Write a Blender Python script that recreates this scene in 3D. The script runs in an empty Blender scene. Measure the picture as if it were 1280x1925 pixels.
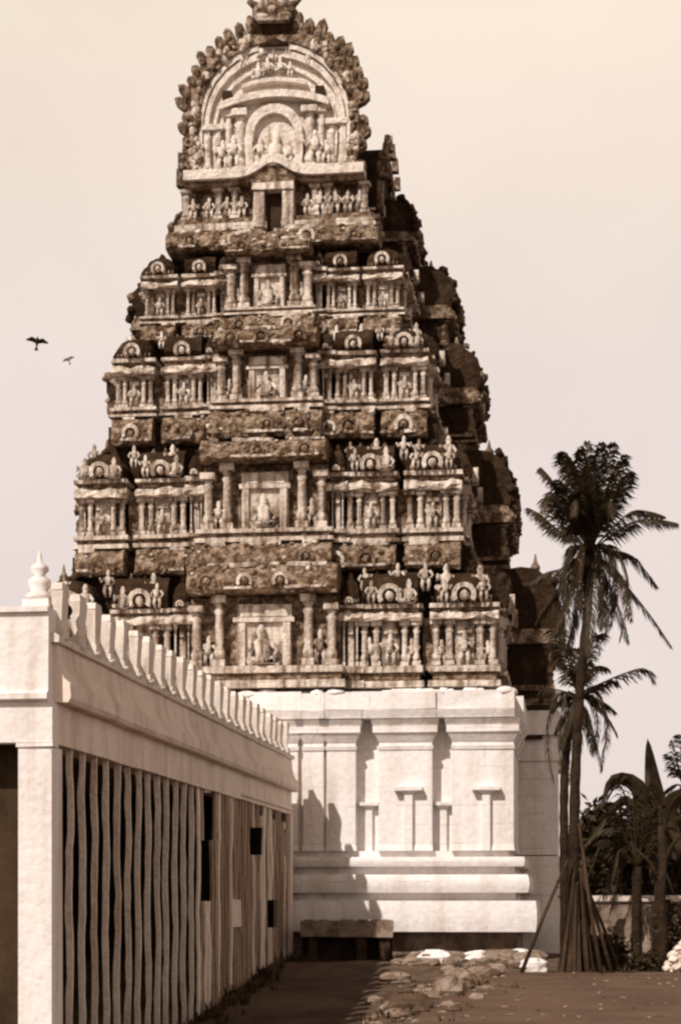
import bpy, math, random
from mathutils import Vector, Matrix, noise
R = math.radians
sc = bpy.context.scene
C = sc.collection
rnd = random.Random(7)

# ------------------------------------------------------------ camera, sky, sun, exposure
F = 3500.0                      # focal length in photograph pixels (1280 wide)
EYE = 1.6
HZ = 1690.0                     # horizon row in the photograph
cam = bpy.data.cameras.new("camera")
cam.sensor_fit = 'HORIZONTAL'; cam.sensor_width = 36.0
cam.lens = F / 1280 * 36
cam.shift_x = 0.0
cam.shift_y = (HZ - 962.5) / 1280
cam.clip_start = 0.5; cam.clip_end = 9000
co = bpy.data.objects.new("camera", cam); C.objects.link(co)
co.location = (0, 0, EYE); co.rotation_euler = (R(90), 0, 0)
sc.camera = co

SUN_EL, SUN_AZ = R(45), R(35)   # sun behind the camera, to the left by SUN_AZ
world = bpy.data.worlds.new("World"); sc.world = world; world.use_nodes = True
wn = world.node_tree; bg = wn.nodes['Background']
sky = wn.nodes.new('ShaderNodeTexSky'); sky.sky_type = 'NISHITA'; sky.sun_disc = False
sky.sun_elevation = SUN_EL; sky.sun_rotation = R(180) + SUN_AZ
sky.dust_density = 3.0; sky.air_density = 1.0
bw = wn.nodes.new('ShaderNodeRGBToBW'); wn.links.new(sky.outputs[0], bw.inputs[0])
cl = wn.nodes.new('ShaderNodeMapRange'); cl.clamp = True     # an old warm-toned print: sky in sepia
cl.inputs['From Min'].default_value = 0.0; cl.inputs['From Max'].default_value = 1.6
cl.inputs['To Min'].default_value = 0.0; cl.inputs['To Max'].default_value = 1.0
wn.links.new(bw.outputs[0], cl.inputs['Value'])
rp = wn.nodes.new('ShaderNodeValToRGB'); wn.links.new(cl.outputs[0], rp.inputs[0])
e = rp.color_ramp.elements
e[0].position = 0.0; e[0].color = (0, 0, 0, 1)
e[1].position = 1.0; e[1].color = (0.88, 0.755, 0.69, 1)
m1 = e.new(0.68); m1.color = (0.11, 0.07, 0.042, 1)
sm = wn.nodes.new('ShaderNodeVectorMath'); sm.operation = 'SCALE'; sm.inputs['Scale'].default_value = 10.0
tcw = wn.nodes.new('ShaderNodeTexCoord'); sx = wn.nodes.new('ShaderNodeSeparateXYZ'); wn.links.new(tcw.outputs['Generated'], sx.inputs[0])
zr = wn.nodes.new('ShaderNodeValToRGB'); wn.links.new(sx.outputs['Z'], zr.inputs[0])      # pale low sky, deeper overhead
ze = zr.color_ramp.elements
ze[0].position = 0.0; ze[0].color = (.97, .97, 1.0, 1); ze[1].position = 0.85; ze[1].color = (.19, .15, .11, 1)
for p_, c_ in ((.25, (.97, .975, 1.01, 1)), (.43, (1.07, 1.07, .98, 1)), (.48, (.95, .90, .78, 1)), (.58, (.40, .32, .25, 1))):
    q_ = ze.new(p_); q_.color = c_
ml = wn.nodes.new('ShaderNodeVectorMath'); ml.operation = 'MULTIPLY'
wn.links.new(rp.outputs[0], ml.inputs[0]); wn.links.new(zr.outputs[0], ml.inputs[1])
nz = wn.nodes.new('ShaderNodeTexNoise'); nz.inputs['Scale'].default_value = 5.0; nz.inputs['Detail'].default_value = 4; wn.links.new(tcw.outputs['Generated'], nz.inputs['Vector'])
nr = wn.nodes.new('ShaderNodeMapRange'); nr.inputs['From Min'].default_value = .3; nr.inputs['From Max'].default_value = .7; nr.inputs['To Min'].default_value = .93; nr.inputs['To Max'].default_value = 1.03
wn.links.new(nz.outputs['Fac'], nr.inputs['Value'])      # faint thin cloud
m2 = wn.nodes.new('ShaderNodeVectorMath'); m2.operation = 'SCALE'; wn.links.new(ml.outputs[0], m2.inputs[0]); wn.links.new(nr.outputs[0], m2.inputs['Scale'])
wn.links.new(m2.outputs[0], sm.inputs[0]); wn.links.new(sm.outputs[0], bg.inputs[0])
bg.inputs[1].default_value = 0.1

sl = bpy.data.lights.new("sun", 'SUN'); sl.energy = 4.5; sl.angle = R(0.6); sl.color = (1.0, 0.925, 0.87)
so = bpy.data.objects.new("sun", sl); C.objects.link(so)
so.rotation_euler = (R(90) - SUN_EL, 0, -SUN_AZ); so.location = (-20, -30, 40)

sc.render.engine = 'CYCLES'
sc.view_settings.view_transform = 'Standard'; sc.view_settings.look = 'None'
sc.view_settings.exposure = 0.0; sc.view_settings.gamma = 1.0
try:
    sc.cycles.max_bounces = 5; sc.cycles.diffuse_bounces = 3; sc.cycles.transparent_max_bounces = 6
    sc.cycles.pixel_filter_type = 'BLACKMAN_HARRIS'; sc.cycles.filter_width = 2.5
except Exception:
    pass

# ------------------------------------------------------------ helpers
def W(px, py, Y):
    "point of the place seen at photograph pixel px,py, Y metres away"
    return Vector(((px - 640) / F * Y, Y, EYE + (HZ - py) / F * Y))

class MB:
    def __init__(s, T=None):
        s.v = []; s.f = []; s.m = []; s.sm = []; s.mats = []; s.T = T or Matrix.Identity(4)
    def mat(s, m):
        if m not in s.mats: s.mats.append(m)
        return s.mats.index(m)
    def add(s, vs, fs, m, smooth=False):
        n = len(s.v); k = s.mat(m); T = s.T
        for p in vs: s.v.append(tuple(T @ Vector(p)))
        for f in fs:
            s.f.append([i + n for i in f]); s.m.append(k); s.sm.append(smooth)
    def frus(s, x0, x1, y0, y1, z0, x2, x3, y2, y3, z1, m, j=0.0):
        g = lambda: rnd.uniform(-j, j)
        q = [(x0, y0, z0), (x1, y0, z0), (x1, y1, z0), (x0, y1, z0), (x2, y2, z1), (x3, y2, z1), (x3, y3, z1), (x2, y3, z1)]
        q = [(a + g(), b + g(), c + g()) for a, b, c in q]
        s.add(q, [(3, 2, 1, 0), (4, 5, 6, 7), (0, 1, 5, 4), (1, 2, 6, 5), (2, 3, 7, 6), (3, 0, 4, 7)], m)
    def box(s, x0, x1, y0, y1, z0, z1, m, j=0.0):
        s.frus(x0, x1, y0, y1, z0, x0, x1, y0, y1, z1, m, j)
    def lathe(s, cx, cy, prof, m, n=10, sx=1, sy=1, square=0.0, j=0.0):
        vs = []; fs = []
        for r, z in prof:
            for k in range(n):
                a = 2 * math.pi * (k + .5) / n
                c_, s_ = math.cos(a), math.sin(a)
                q = (1 - square) + square / max(abs(c_), abs(s_))
                vs.append((cx + r * c_ * q * sx + rnd.uniform(-j, j), cy + r * s_ * q * sy + rnd.uniform(-j, j), z))
        for i in range(len(prof) - 1):
            for k in range(n):
                fs.append((i * n + k, i * n + (k + 1) % n, (i + 1) * n + (k + 1) % n, (i + 1) * n + k))
        fs.append(tuple(range(n - 1, -1, -1)))
        fs.append(tuple(range((len(prof) - 1) * n, len(prof) * n)))
        s.add(vs, fs, m, square == 0)
    def prism(s, poly, place, d0, d1, m, smooth=False):
        "poly of (a,b); place(a,b,d) -> xyz"
        n = len(poly)
        vs = [place(a, b, d0) for a, b in poly] + [place(a, b, d1) for a, b in poly]
        fs = [tuple(range(n - 1, -1, -1)), tuple(range(n, 2 * n))]
        fs += [(i, (i + 1) % n, n + (i + 1) % n, n + i) for i in range(n)]
        s.add(vs, fs, m, smooth)
    def band(s, outer, inner, place, d0, d1, m):
        "solid strip between two open polylines of equal length"
        n = len(outer); vs = []
        for P in (outer, inner):
            for d in (d0, d1): vs += [place(a, b, d) for a, b in P]
        o0, o1, i0, i1 = 0, n, 2 * n, 3 * n; fs = []
        for k in range(n - 1):
            fs += [(o0 + k, o0 + k + 1, i0 + k + 1, i0 + k), (o1 + k, i1 + k, i1 + k + 1, o1 + k + 1),
                   (o0 + k, o1 + k, o1 + k + 1, o0 + k + 1), (i0 + k, i0 + k + 1, i1 + k + 1, i1 + k)]
        fs += [(o0, i0, i1, o1), (o0 + n - 1, o1 + n - 1, i1 + n - 1, i0 + n - 1)]
        s.add(vs, fs, m)
    def tube(s, pts, rad, m, n=6, j=0.0, smooth=True):
        pts = [Vector(p) for p in pts]; vs = []; fs = []
        for i, p in enumerate(pts):
            d = (pts[min(i + 1, len(pts) - 1)] - pts[max(i - 1, 0)]).normalized()
            u = d.cross(Vector((0.13, 1, 0.07)) if abs(d.y) < .9 else Vector((1, 0, 0))).normalized(); w = d.cross(u)
            r = rad[i] if hasattr(rad, '__len__') else rad
            for k in range(n):
                a = 2 * math.pi * k / n; q = r * (1 + rnd.uniform(-j, j))
                vs.append(p + u * math.cos(a) * q + w * math.sin(a) * q)
        for i in range(len(pts) - 1):
            for k in range(n): fs.append((i * n + k, i * n + (k + 1) % n, (i + 1) * n + (k + 1) % n, (i + 1) * n + k))
        fs += [tuple(range(n - 1, -1, -1)), tuple(range((len(pts) - 1) * n, len(pts) * n))]
        s.add(vs, fs, m, smooth)
    def blob(s, c, r, m, j=0.1, n=8, k=6, smooth=True):
        vs = [(c[0], c[1], c[2] - r[2])]; fs = []
        for i in range(1, k):
            t = math.pi * i / k - math.pi / 2
            for q in range(n):
                a = 2 * math.pi * q / n; g = 1 + rnd.uniform(-j, j)
                vs.append((c[0] + r[0] * math.cos(t) * math.cos(a) * g, c[1] + r[1] * math.cos(t) * math.sin(a) * g, c[2] + r[2] * math.sin(t) * g))
        vs.append((c[0], c[1], c[2] + r[2])); L = len(vs) - 1
        for q in range(n):
            fs.append((0, 1 + (q + 1) % n, 1 + q)); fs.append((L, L - n + q, L - n + (q + 1) % n))
        for i in range(k - 2):
            for q in range(n):
                a = 1 + i * n; fs.append((a + q, a + (q + 1) % n, a + n + (q + 1) % n, a + n + q))
        s.add(vs, fs, m, smooth)
    def build(s, name, parent=None, bevel=0.0):
        me = bpy.data.meshes.new(name); me.from_pydata(s.v, [], s.f)
        for m in s.mats: me.materials.append(m)
        me.polygons.foreach_set('material_index', s.m); me.polygons.foreach_set('use_smooth', s.sm); me.update()
        o = bpy.data.objects.new(name, me); C.objects.link(o)
        if parent: o.parent = parent
        return o

def empty(name, loc, rz=0.0, parent=None):
    o = bpy.data.objects.new(name, None); C.objects.link(o); o.location = loc; o.rotation_euler = (0, 0, rz)
    o.empty_display_size = .3
    if parent: o.parent = parent
    return o
def tag(o, label=None, cat=None, group=None, kind=None):
    if label: o['label'] = label
    if cat: o['category'] = cat
    if group: o['group'] = group
    if kind: o['kind'] = kind
    return o
def interp(pts, t):
    "Catmull-Rom through pts, t in 0..1"
    n = len(pts) - 1; x = min(max(t, 0), 1) * n; i = min(int(x), n - 1); u = x - i
    P = [Vector(pts[max(min(k, n), 0)]) for k in (i - 1, i, i + 1, i + 2)]
    return .5 * ((2 * P[1]) + (P[2] - P[0]) * u + (2 * P[0] - 5 * P[1] + 4 * P[2] - P[3]) * u * u + (3 * P[1] - P[0] - 3 * P[2] + P[3]) * u ** 3)

# ------------------------------------------------------------ materials
def material(name, base, dark=None, amt=0.5, scale=1.2, streak=0.0, bump=0.0, bscale=9.0, rough=0.9, fine=0.0, bdist=0.05, contrast=0.14):
    m = bpy.data.materials.new(name); m.use_nodes = True
    nt = m.node_tree; p = nt.nodes['Principled BSDF']; L = nt.links
    p.inputs['Roughness'].default_value = rough
    try: p.inputs['Specular IOR Level'].default_value = 0.15
    except Exception: pass
    p.inputs['Base Color'].default_value = (*base, 1)
    tc = nt.nodes.new('ShaderNodeTexCoord')
    col = None
    if dark:
        n1 = nt.nodes.new('ShaderNodeTexNoise'); n1.inputs['Scale'].default_value = scale; n1.inputs['Detail'].default_value = 8; n1.inputs['Roughness'].default_value = .68
        L.new(tc.outputs['Object'], n1.inputs['Vector']); val = n1.outputs['Fac']
        if streak:
            mp = nt.nodes.new('ShaderNodeMapping'); mp.inputs['Scale'].default_value = (scale * 3.2, scale * 3.2, scale * .28)
            L.new(tc.outputs['Object'], mp.inputs['Vector'])
            n2 = nt.nodes.new('ShaderNodeTexNoise'); n2.inputs['Scale'].default_value = 1; n2.inputs['Detail'].default_value = 5
            L.new(mp.outputs[0], n2.inputs['Vector'])
            mx = nt.nodes.new('ShaderNodeMix'); mx.inputs[0].default_value = streak
            L.new(n1.outputs['Fac'], mx.inputs[2]); L.new(n2.outputs['Fac'], mx.inputs[3]); val = mx.outputs[0]
        rg = nt.nodes.new('ShaderNodeMapRange'); rg.interpolation_type = 'SMOOTHSTEP'
        c = .5 + (.5 - amt) * .5
        rg.inputs['From Min'].default_value = c - contrast; rg.inputs['From Max'].default_value = c + contrast
        L.new(val, rg.inputs['Value'])
        mc = nt.nodes.new('ShaderNodeMix'); mc.data_type = 'RGBA'
        mc.inputs[6].default_value = (*base, 1); mc.inputs[7].default_value = (*dark, 1)
        L.new(rg.outputs[0], mc.inputs[0]); col = mc.outputs[2]
    if fine and col:
        n3 = nt.nodes.new('ShaderNodeTexNoise'); n3.inputs['Scale'].default_value = scale * 14; n3.inputs['Detail'].default_value = 4
        L.new(tc.outputs['Object'], n3.inputs['Vector'])
        r3 = nt.nodes.new('ShaderNodeMapRange'); r3.inputs['From Min'].default_value = .3; r3.inputs['From Max'].default_value = .7
        r3.inputs['To Min'].default_value = 1 - fine; r3.inputs['To Max'].default_value = 1 + fine * .5
        L.new(n3.outputs['Fac'], r3.inputs['Value'])
        vm = nt.nodes.new('ShaderNodeVectorMath'); vm.operation = 'SCALE'; L.new(col, vm.inputs[0]); L.new(r3.outputs[0], vm.inputs['Scale']); col = vm.outputs[0]
    if col: L.new(col, p.inputs['Base Color'])
    if bump:
        nb = nt.nodes.new('ShaderNodeTexNoise'); nb.inputs['Scale'].default_value = bscale; nb.inputs['Detail'].default_value = 5
        L.new(tc.outputs['Object'], nb.inputs['Vector'])
        b = nt.nodes.new('ShaderNodeBump'); b.inputs['Strength'].default_value = bump; b.inputs['Distance'].default_value = bdist
        L.new(nb.outputs['Fac'], b.inputs['Height']); L.new(b.outputs[0], p.inputs['Normal'])
    return m

M_white = material('whitewash', (.83, .77, .725), (.52, .42, .34), .22, .8, .6, .35, 4, fine=.06)
def jointed(name, base, dark, amt, joint):
    m = material(name, base, dark, amt, .55, .65, .5, 5, fine=.1, contrast=.2)
    nt = m.node_tree; L = nt.links; p = nt.nodes['Principled BSDF']; src = p.inputs['Base Color'].links[0].from_socket
    tc = nt.nodes.new('ShaderNodeTexCoord'); sp = nt.nodes.new('ShaderNodeSeparateXYZ'); cb = nt.nodes.new('ShaderNodeCombineXYZ'); ad = nt.nodes.new('ShaderNodeMath'); ad.operation = 'ADD'
    L.new(tc.outputs['Object'], sp.inputs[0]); L.new(sp.outputs[0], ad.inputs[0]); L.new(sp.outputs[1], ad.inputs[1]); L.new(ad.outputs[0], cb.inputs[0]); L.new(sp.outputs[2], cb.inputs[1])
    nz = nt.nodes.new('ShaderNodeTexNoise'); nz.inputs['Scale'].default_value = 1.7; L.new(tc.outputs['Object'], nz.inputs['Vector'])
    vm = nt.nodes.new('ShaderNodeVectorMath'); vm.operation = 'MULTIPLY_ADD'; L.new(nz.outputs['Color'], vm.inputs[0]); vm.inputs[1].default_value = (.05, .05, 0); L.new(cb.outputs[0], vm.inputs[2])
    br = nt.nodes.new('ShaderNodeTexBrick'); br.inputs['Scale'].default_value = 1.0; br.inputs['Brick Width'].default_value = 1.35; br.inputs['Row Height'].default_value = .52; br.inputs['Mortar Size'].default_value = .014; br.inputs['Mortar Smooth'].default_value = .3
    L.new(vm.outputs[0], br.inputs['Vector'])
    mu = nt.nodes.new('ShaderNodeMath'); mu.operation = 'MULTIPLY'; L.new(br.outputs['Fac'], mu.inputs[0])
    n2 = nt.nodes.new('ShaderNodeTexNoise'); n2.inputs['Scale'].default_value = .9; L.new(tc.outputs['Object'], n2.inputs['Vector'])
    mr = nt.nodes.new('ShaderNodeMapRange'); mr.inputs['From Min'].default_value = .45; mr.inputs['From Max'].default_value = .62; mr.inputs['To Max'].default_value = .5; L.new(n2.outputs['Fac'], mr.inputs['Value']); L.new(mr.outputs[0], mu.inputs[1])
    mc = nt.nodes.new('ShaderNodeMix'); mc.data_type = 'RGBA'; L.new(mu.outputs[0], mc.inputs[0]); L.new(src, mc.inputs[6]); mc.inputs[7].default_value = (*joint, 1); L.new(mc.outputs[2], p.inputs['Base Color'])
    return m
M_base = jointed('limewashed_stone', (.85, .80, .765), (.55, .45, .37), .27, (.40, .32, .25))
M_pale = material('pale_stucco', (.78, .69, .60), (.30, .21, .14), .33, 1.8, .4, .9, 8, fine=.2, bdist=.08)
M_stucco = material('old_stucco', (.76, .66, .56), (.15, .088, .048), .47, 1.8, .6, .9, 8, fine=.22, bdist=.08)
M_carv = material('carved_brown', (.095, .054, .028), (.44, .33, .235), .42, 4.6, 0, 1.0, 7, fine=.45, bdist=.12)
M_moss_shade = material('mossy_shade_brick', (.030, .0155, .0065), (.085, .05, .027), .34, 1.3, .2, 1.0, 5, fine=.4, bdist=.12)  # brown mossy roofs; also carries the shade of side bays and core walls
M_recess_shade = material('recess_shade', (.035, .019, .009), (.06, .035, .02), .4, 2)  # near-black for openings and hall lining, their shade put into the colour
M_plaster = material('aged_limewash', (.82, .70, .60), (.58, .46, .37), .40, .9, .55, .4, 5, fine=.08)
M_lime = material('patchy_limewash', (.83, .77, .725), (.47, .37, .29), .27, .9, .7, .6, 5, fine=.08, contrast=.2)
M_merlon = material('limewashed_merlon', (.76, .68, .60), (.42, .33, .25), .32, 1.6, .5, .4, 6, fine=.1)
M_post = material('limed_post', (.86, .73, .61), (.56, .43, .33), .36, 1.3, .65, .7, 9, fine=.18)
M_board = material('old_boards', (.46, .33, .24), (.24, .16, .105), .5, 1.2, .7, .7, 9, fine=.25)
M_opening_shade = material('opening_shade', (.06, .035, .018), (.03, .018, .009), .5, 1.5, .6, .6, 8)  # darkness of the hall's open front, put into the colour
M_ground = material('bare_earth', (.15, .098, .064), (.075, .045, .026), .5, .5, 0, .8, 6, fine=.3)
M_path = material('beaten_earth', (.145, .088, .058), (.10, .058, .036), .5, .5, 0, .5, 8, fine=.15)
M_bench_shade = material('bench_shade', (.04, .022, .011), (.075, .045, .027), .4, 1.5, 0, 1.0, 6, fine=.4)  # dark tone painting the shade beneath the bench slab
M_rock = material('broken_masonry', (.33, .25, .19), (.15, .10, .065), .5, 2.2, 0, .9, 7, fine=.25)
M_leaf = material('palm_leaf', (.034, .022, .009), (.055, .037, .018), .4, 2, rough=.6)
M_leafb = material('broad_leaf', (.05, .033, .015), (.028, .018, .008), .5, 1.2, rough=.5)
M_dryleaf = material('dry_leaf', (.085, .052, .028), (.045, .026, .013), .5, 2)
M_bark = material('palm_bark', (.048, .028, .015), (.02, .011, .005), .5, 3, 0, 1, 9, fine=.3)
M_pole = material('bamboo', (.07, .042, .024), (.035, .02, .011), .5, 3, .5, .4, 8)
M_bird = material('bird_feather', (.03, .02, .012), (.05, .03, .02), .5, 4)
M_birdp = material('pale_feather', (.60, .52, .46), (.5, .42, .37), .5, 4)

# ------------------------------------------------------------ ground
def ditch(x, y):
    "1 in the sunken strip beside the hall, 0 on the path side"
    xe = 0.34 + (y - 23.8) * .155
    t = (xe - x) / 1.0
    t = min(max(t, 0), 1); t = t * t * (3 - 2 * t)
    f = 1.0
    if y > 36: f = max(0.0, 1 - (y - 36) / 11)
    if y > 48: f = 0
    return t * f
def gz(x, y):
    d = ditch(x, y)
    z = -.85 * d
    n = noise.noise(Vector((x * .8, y * .8, 3.1))) * .10 + noise.noise(Vector((x * 2.3, y * 2.3, 1.0))) * .05
    k = 0.08
    if x < 0.34 + (y - 23.8) * .155 + .5 or y > 40.8: k = 1
    if abs(x) > 60 or y > 130: n = 0
    return z + n * k - .03
xs = [-4000, -900, -250, -90, -50, -30, -20, -14] + [-10 + .35 * i for i in range(64)] + [13, 15, 18, 22, 28, 40, 60, 120, 400, 1200, 4000]
ys = [-600, -100, -30, -8, 0, 6, 10, 14, 17] + [19 + .45 * i for i in range(80)] + [56, 58, 61, 65, 70, 78, 90, 110, 160, 300, 700, 1800, 5000]
g = MB(); nx = len(xs)
vs = [(x, y, gz(x, y)) for y in ys for x in xs]
fs = [(j * nx + i, j * nx + i + 1, (j + 1) * nx + i + 1, (j + 1) * nx + i) for j in range(len(ys) - 1) for i in range(nx - 1)]
g.add(vs, fs, M_ground, True)
tag(g.build('ground'), kind='structure')
g = MB()
pts = [(.9, 23.0), (14, 22.0), (16, 40.3), (9, 40.4), (5.5, 40.2), (3.6, 40.2), (3.1, 38.6), (2.2, 33), (1.35, 28)]
pts = [(.55, 20.0), (14, 19.0)] + pts[2:]
g.add([(x, y, .012) for x, y in pts], [tuple(range(len(pts)))], M_path)
tag(g.build('path'), kind='structure')

# ------------------------------------------------------------ temple tower
TH = R(7); X0, Y0 = (495 - 640) / F * 51, 51.0
cT, sT = math.cos(TH), math.sin(TH)
tower = empty('temple_tower', (X0, Y0, 0), -TH)
tag(tower, 'tall carved temple gateway tower in tapering storeys on a whitewashed stone base', 'tower')
DEP = 17.0
def UZ(px, py, v):
    "tower-local u and z of the photograph pixel on the plane v metres behind the front"
    q = (px - 640) / F
    u = (q * Y0 + q * v * cT - X0 - v * sT) / (cT + q * sT)
    Y = Y0 - u * sT + v * cT
    return u, EYE + (HZ - py) / F * Y
def U(px, v): return UZ(px, 900, v)[0]
def Z(py, v, px=515): return UZ(px, py, v)[1]

def arch_poly(hw, h, n=9, foot=0.0):
    P = [(-hw, 0)]
    if foot: P.append((-hw * 1.08, foot))
    for i in range(n + 1):
        a = math.pi - math.pi * i / n
        P.append((hw * 1.04 * math.cos(a), foot + (h - foot) * (math.sin(a) ** .85)))
    if foot: P.append((hw * 1.08, foot))
    P.append((hw, 0))
    return P

def statue(mb, x, y, z, h, m, seated=False):
    "small stucco deity in relief: hips, chest, head with crown, bent arms, legs apart"
    k = h * rnd.uniform(.82, 1.06)
    j = rnd.uniform(-.06, .06)
    if seated:
        body = [(x, y, z), (x + j * k * .3, y, z + .3 * k), (x + j * k, y, z + .58 * k), (x + j * k, y, z + .68 * k), (x + j * k, y, z + .82 * k), (x + j * k, y, z + k)]
        mb.tube(body, [.26 * k, .2 * k, .22 * k, .09 * k, .14 * k, .05 * k], m, 7)
        for s_ in (-1, 1):
            mb.tube([(x, y, z + .06 * k), (x + s_ * .34 * k, y - .14 * k, z + .12 * k), (x + s_ * .04 * k, y - .2 * k, z + .06 * k)], [.11 * k, .1 * k, .06 * k], m, 5)
            mb.tube([(x + s_ * .18 * k, y, z + .55 * k), (x + s_ * .36 * k, y - .04 * k, z + .36 * k), (x + s_ * .3 * k, y - .14 * k, z + (.22 if s_ > 0 else .6) * k)], [.08 * k, .06 * k, .05 * k], m, 5)
    else:
        body = [(x, y, z + .42 * k), (x + j * k, y, z + .55 * k), (x + j * k, y, z + .7 * k), (x, y, z + .78 * k), (x, y, z + .87 * k), (x, y, z + k)]
        mb.tube(body, [.15 * k, .11 * k, .16 * k, .06 * k, .09 * k, .04 * k], m, 7)
        for s_ in (-1, 1):
            mb.tube([(x + s_ * .07 * k, y, z + .44 * k), (x + s_ * .12 * k, y - .05 * k, z + .22 * k), (x + s_ * .08 * k, y, z)], [.09 * k, .065 * k, .05 * k], m, 5)
            up = rnd.random() < .4
            mb.tube([(x + s_ * .14 * k, y, z + .7 * k), (x + s_ * .25 * k, y - .03 * k, z + .54 * k), (x + s_ * (.3 if up else .17) * k, y - .08 * k, z + (.72 if up else .44) * k)], [.055 * k, .045 * k, .04 * k], m, 5)

def pillar(mb, x, y, z0, z1, r, m):
    h = z1 - z0
    mb.box(x - r * 1.35, x + r * 1.35, y - r * 1.35, y + r * 1.35, z0, z0 + h * .1, m, .012)
    mb.lathe(x, y, [(r * 1.15, z0 + h * .1), (r * 1.3, z0 + h * .2), (r * .8, z0 + h * .3), (r, z0 + h * .36), (r * .88, z0 + h * .72), (r * 1.25, z0 + h * .78), (r * .8, z0 + h * .83), (r * 1.3, z0 + h * .9)], m, 8)
    mb.box(x - r * 1.6, x + r * 1.6, y - r * 1.6, y + r * 1.6, z0 + h * .9, z1, m, .012)

def kapota(mb, x0, x1, y0, zb, zt, over, m, back=1.0, lumps=True):
    "heavy rounded eave: carved convex roll, undercut below"
    n = max(2, int((x1 - x0) / .22)); h = zt - zb
    prof = [(back, zb + h * .02), (.12, zb + h * .02), (-over * .75, zb), (-over, zb + h * .12), (-over * .98, zb + h * .38), (-over * .72, zb + h * .68), (-over * .3, zb + h * .92), (.12, zt), (back, zt)]
    vs = []; fs = []; k = len(prof)
    for i in range(n + 1):
        x = x0 + (x1 - x0) * i / n
        for q, (y, z) in enumerate(prof):
            w = .05 if 2 <= q <= 6 else .0
            vs.append((x + (rnd.uniform(-w, w) if 0 < i < n else 0), y0 + y + rnd.uniform(-w, w), z + rnd.uniform(-w, w)))
    for i in range(n):
        for q in range(k): fs.append((i * k + q, i * k + (q + 1) % k, (i + 1) * k + (q + 1) % k, (i + 1) * k + q))
    fs += [tuple(range(k)), tuple(range((n + 1) * k - 1, n * k - 1, -1))]
    mb.add(vs, fs, m)
    if lumps:
        L = x1 - x0; c = max(1, int(L / .95))
        for i in range(c):   # worn horseshoe medallions along the eave
            if rnd.random() < .2: continue
            x = x0 + L * (i + .5) / c + rnd.uniform(-.12, .12); r = min(.26, h * .38) * rnd.uniform(.75, 1.15)
            P = [(r * math.cos(a), r * math.sin(a) * 1.1) for a in [math.pi * (1.15 - 1.3 * t / 7) for t in range(8)]]
            Q = [(a * .62, b * .58) for a, b in P]
            mm = M_stucco if rnd.random() < .25 else M_carv
            mb.band(P, Q, lambda a, b, d: (x + a, y0 + d, zb + h * .34 + b), -over - rnd.uniform(.06, .12), -over * .4, mm)
            mb.blob((x, y0 - over + .0, zb + h * .40), (r * .5, .09, r * .55), M_carv, .25, 7, 5)
        for i in range(int(L / .10)):
            x = x0 + rnd.random() * L; t = rnd.random(); q = rnd.uniform(.5, 1.5)
            mb.blob((x, y0 - over * (1.0 - .6 * t * t), zb + h * (.05 + .88 * t)), (.07 * q, .07, .055 * q), M_stucco if rnd.random() < .24 else m, .35, 5, 4)
        for q_ in range(max(1, int(L / .8))):
            xa = x0 + L * rnd.random() * .85; xe = min(x1, xa + rnd.uniform(.3, .9))
            mb.box(xa, xe, y0 - over - .05, y0 - over * .5, zb + h * .1, zb + h * .19, M_stucco, .02)
            mb.box(xa, xe, y0 - over * .45, y0 - over * .1, zt - h * .12, zt + .02, M_stucco, .02)

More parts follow.
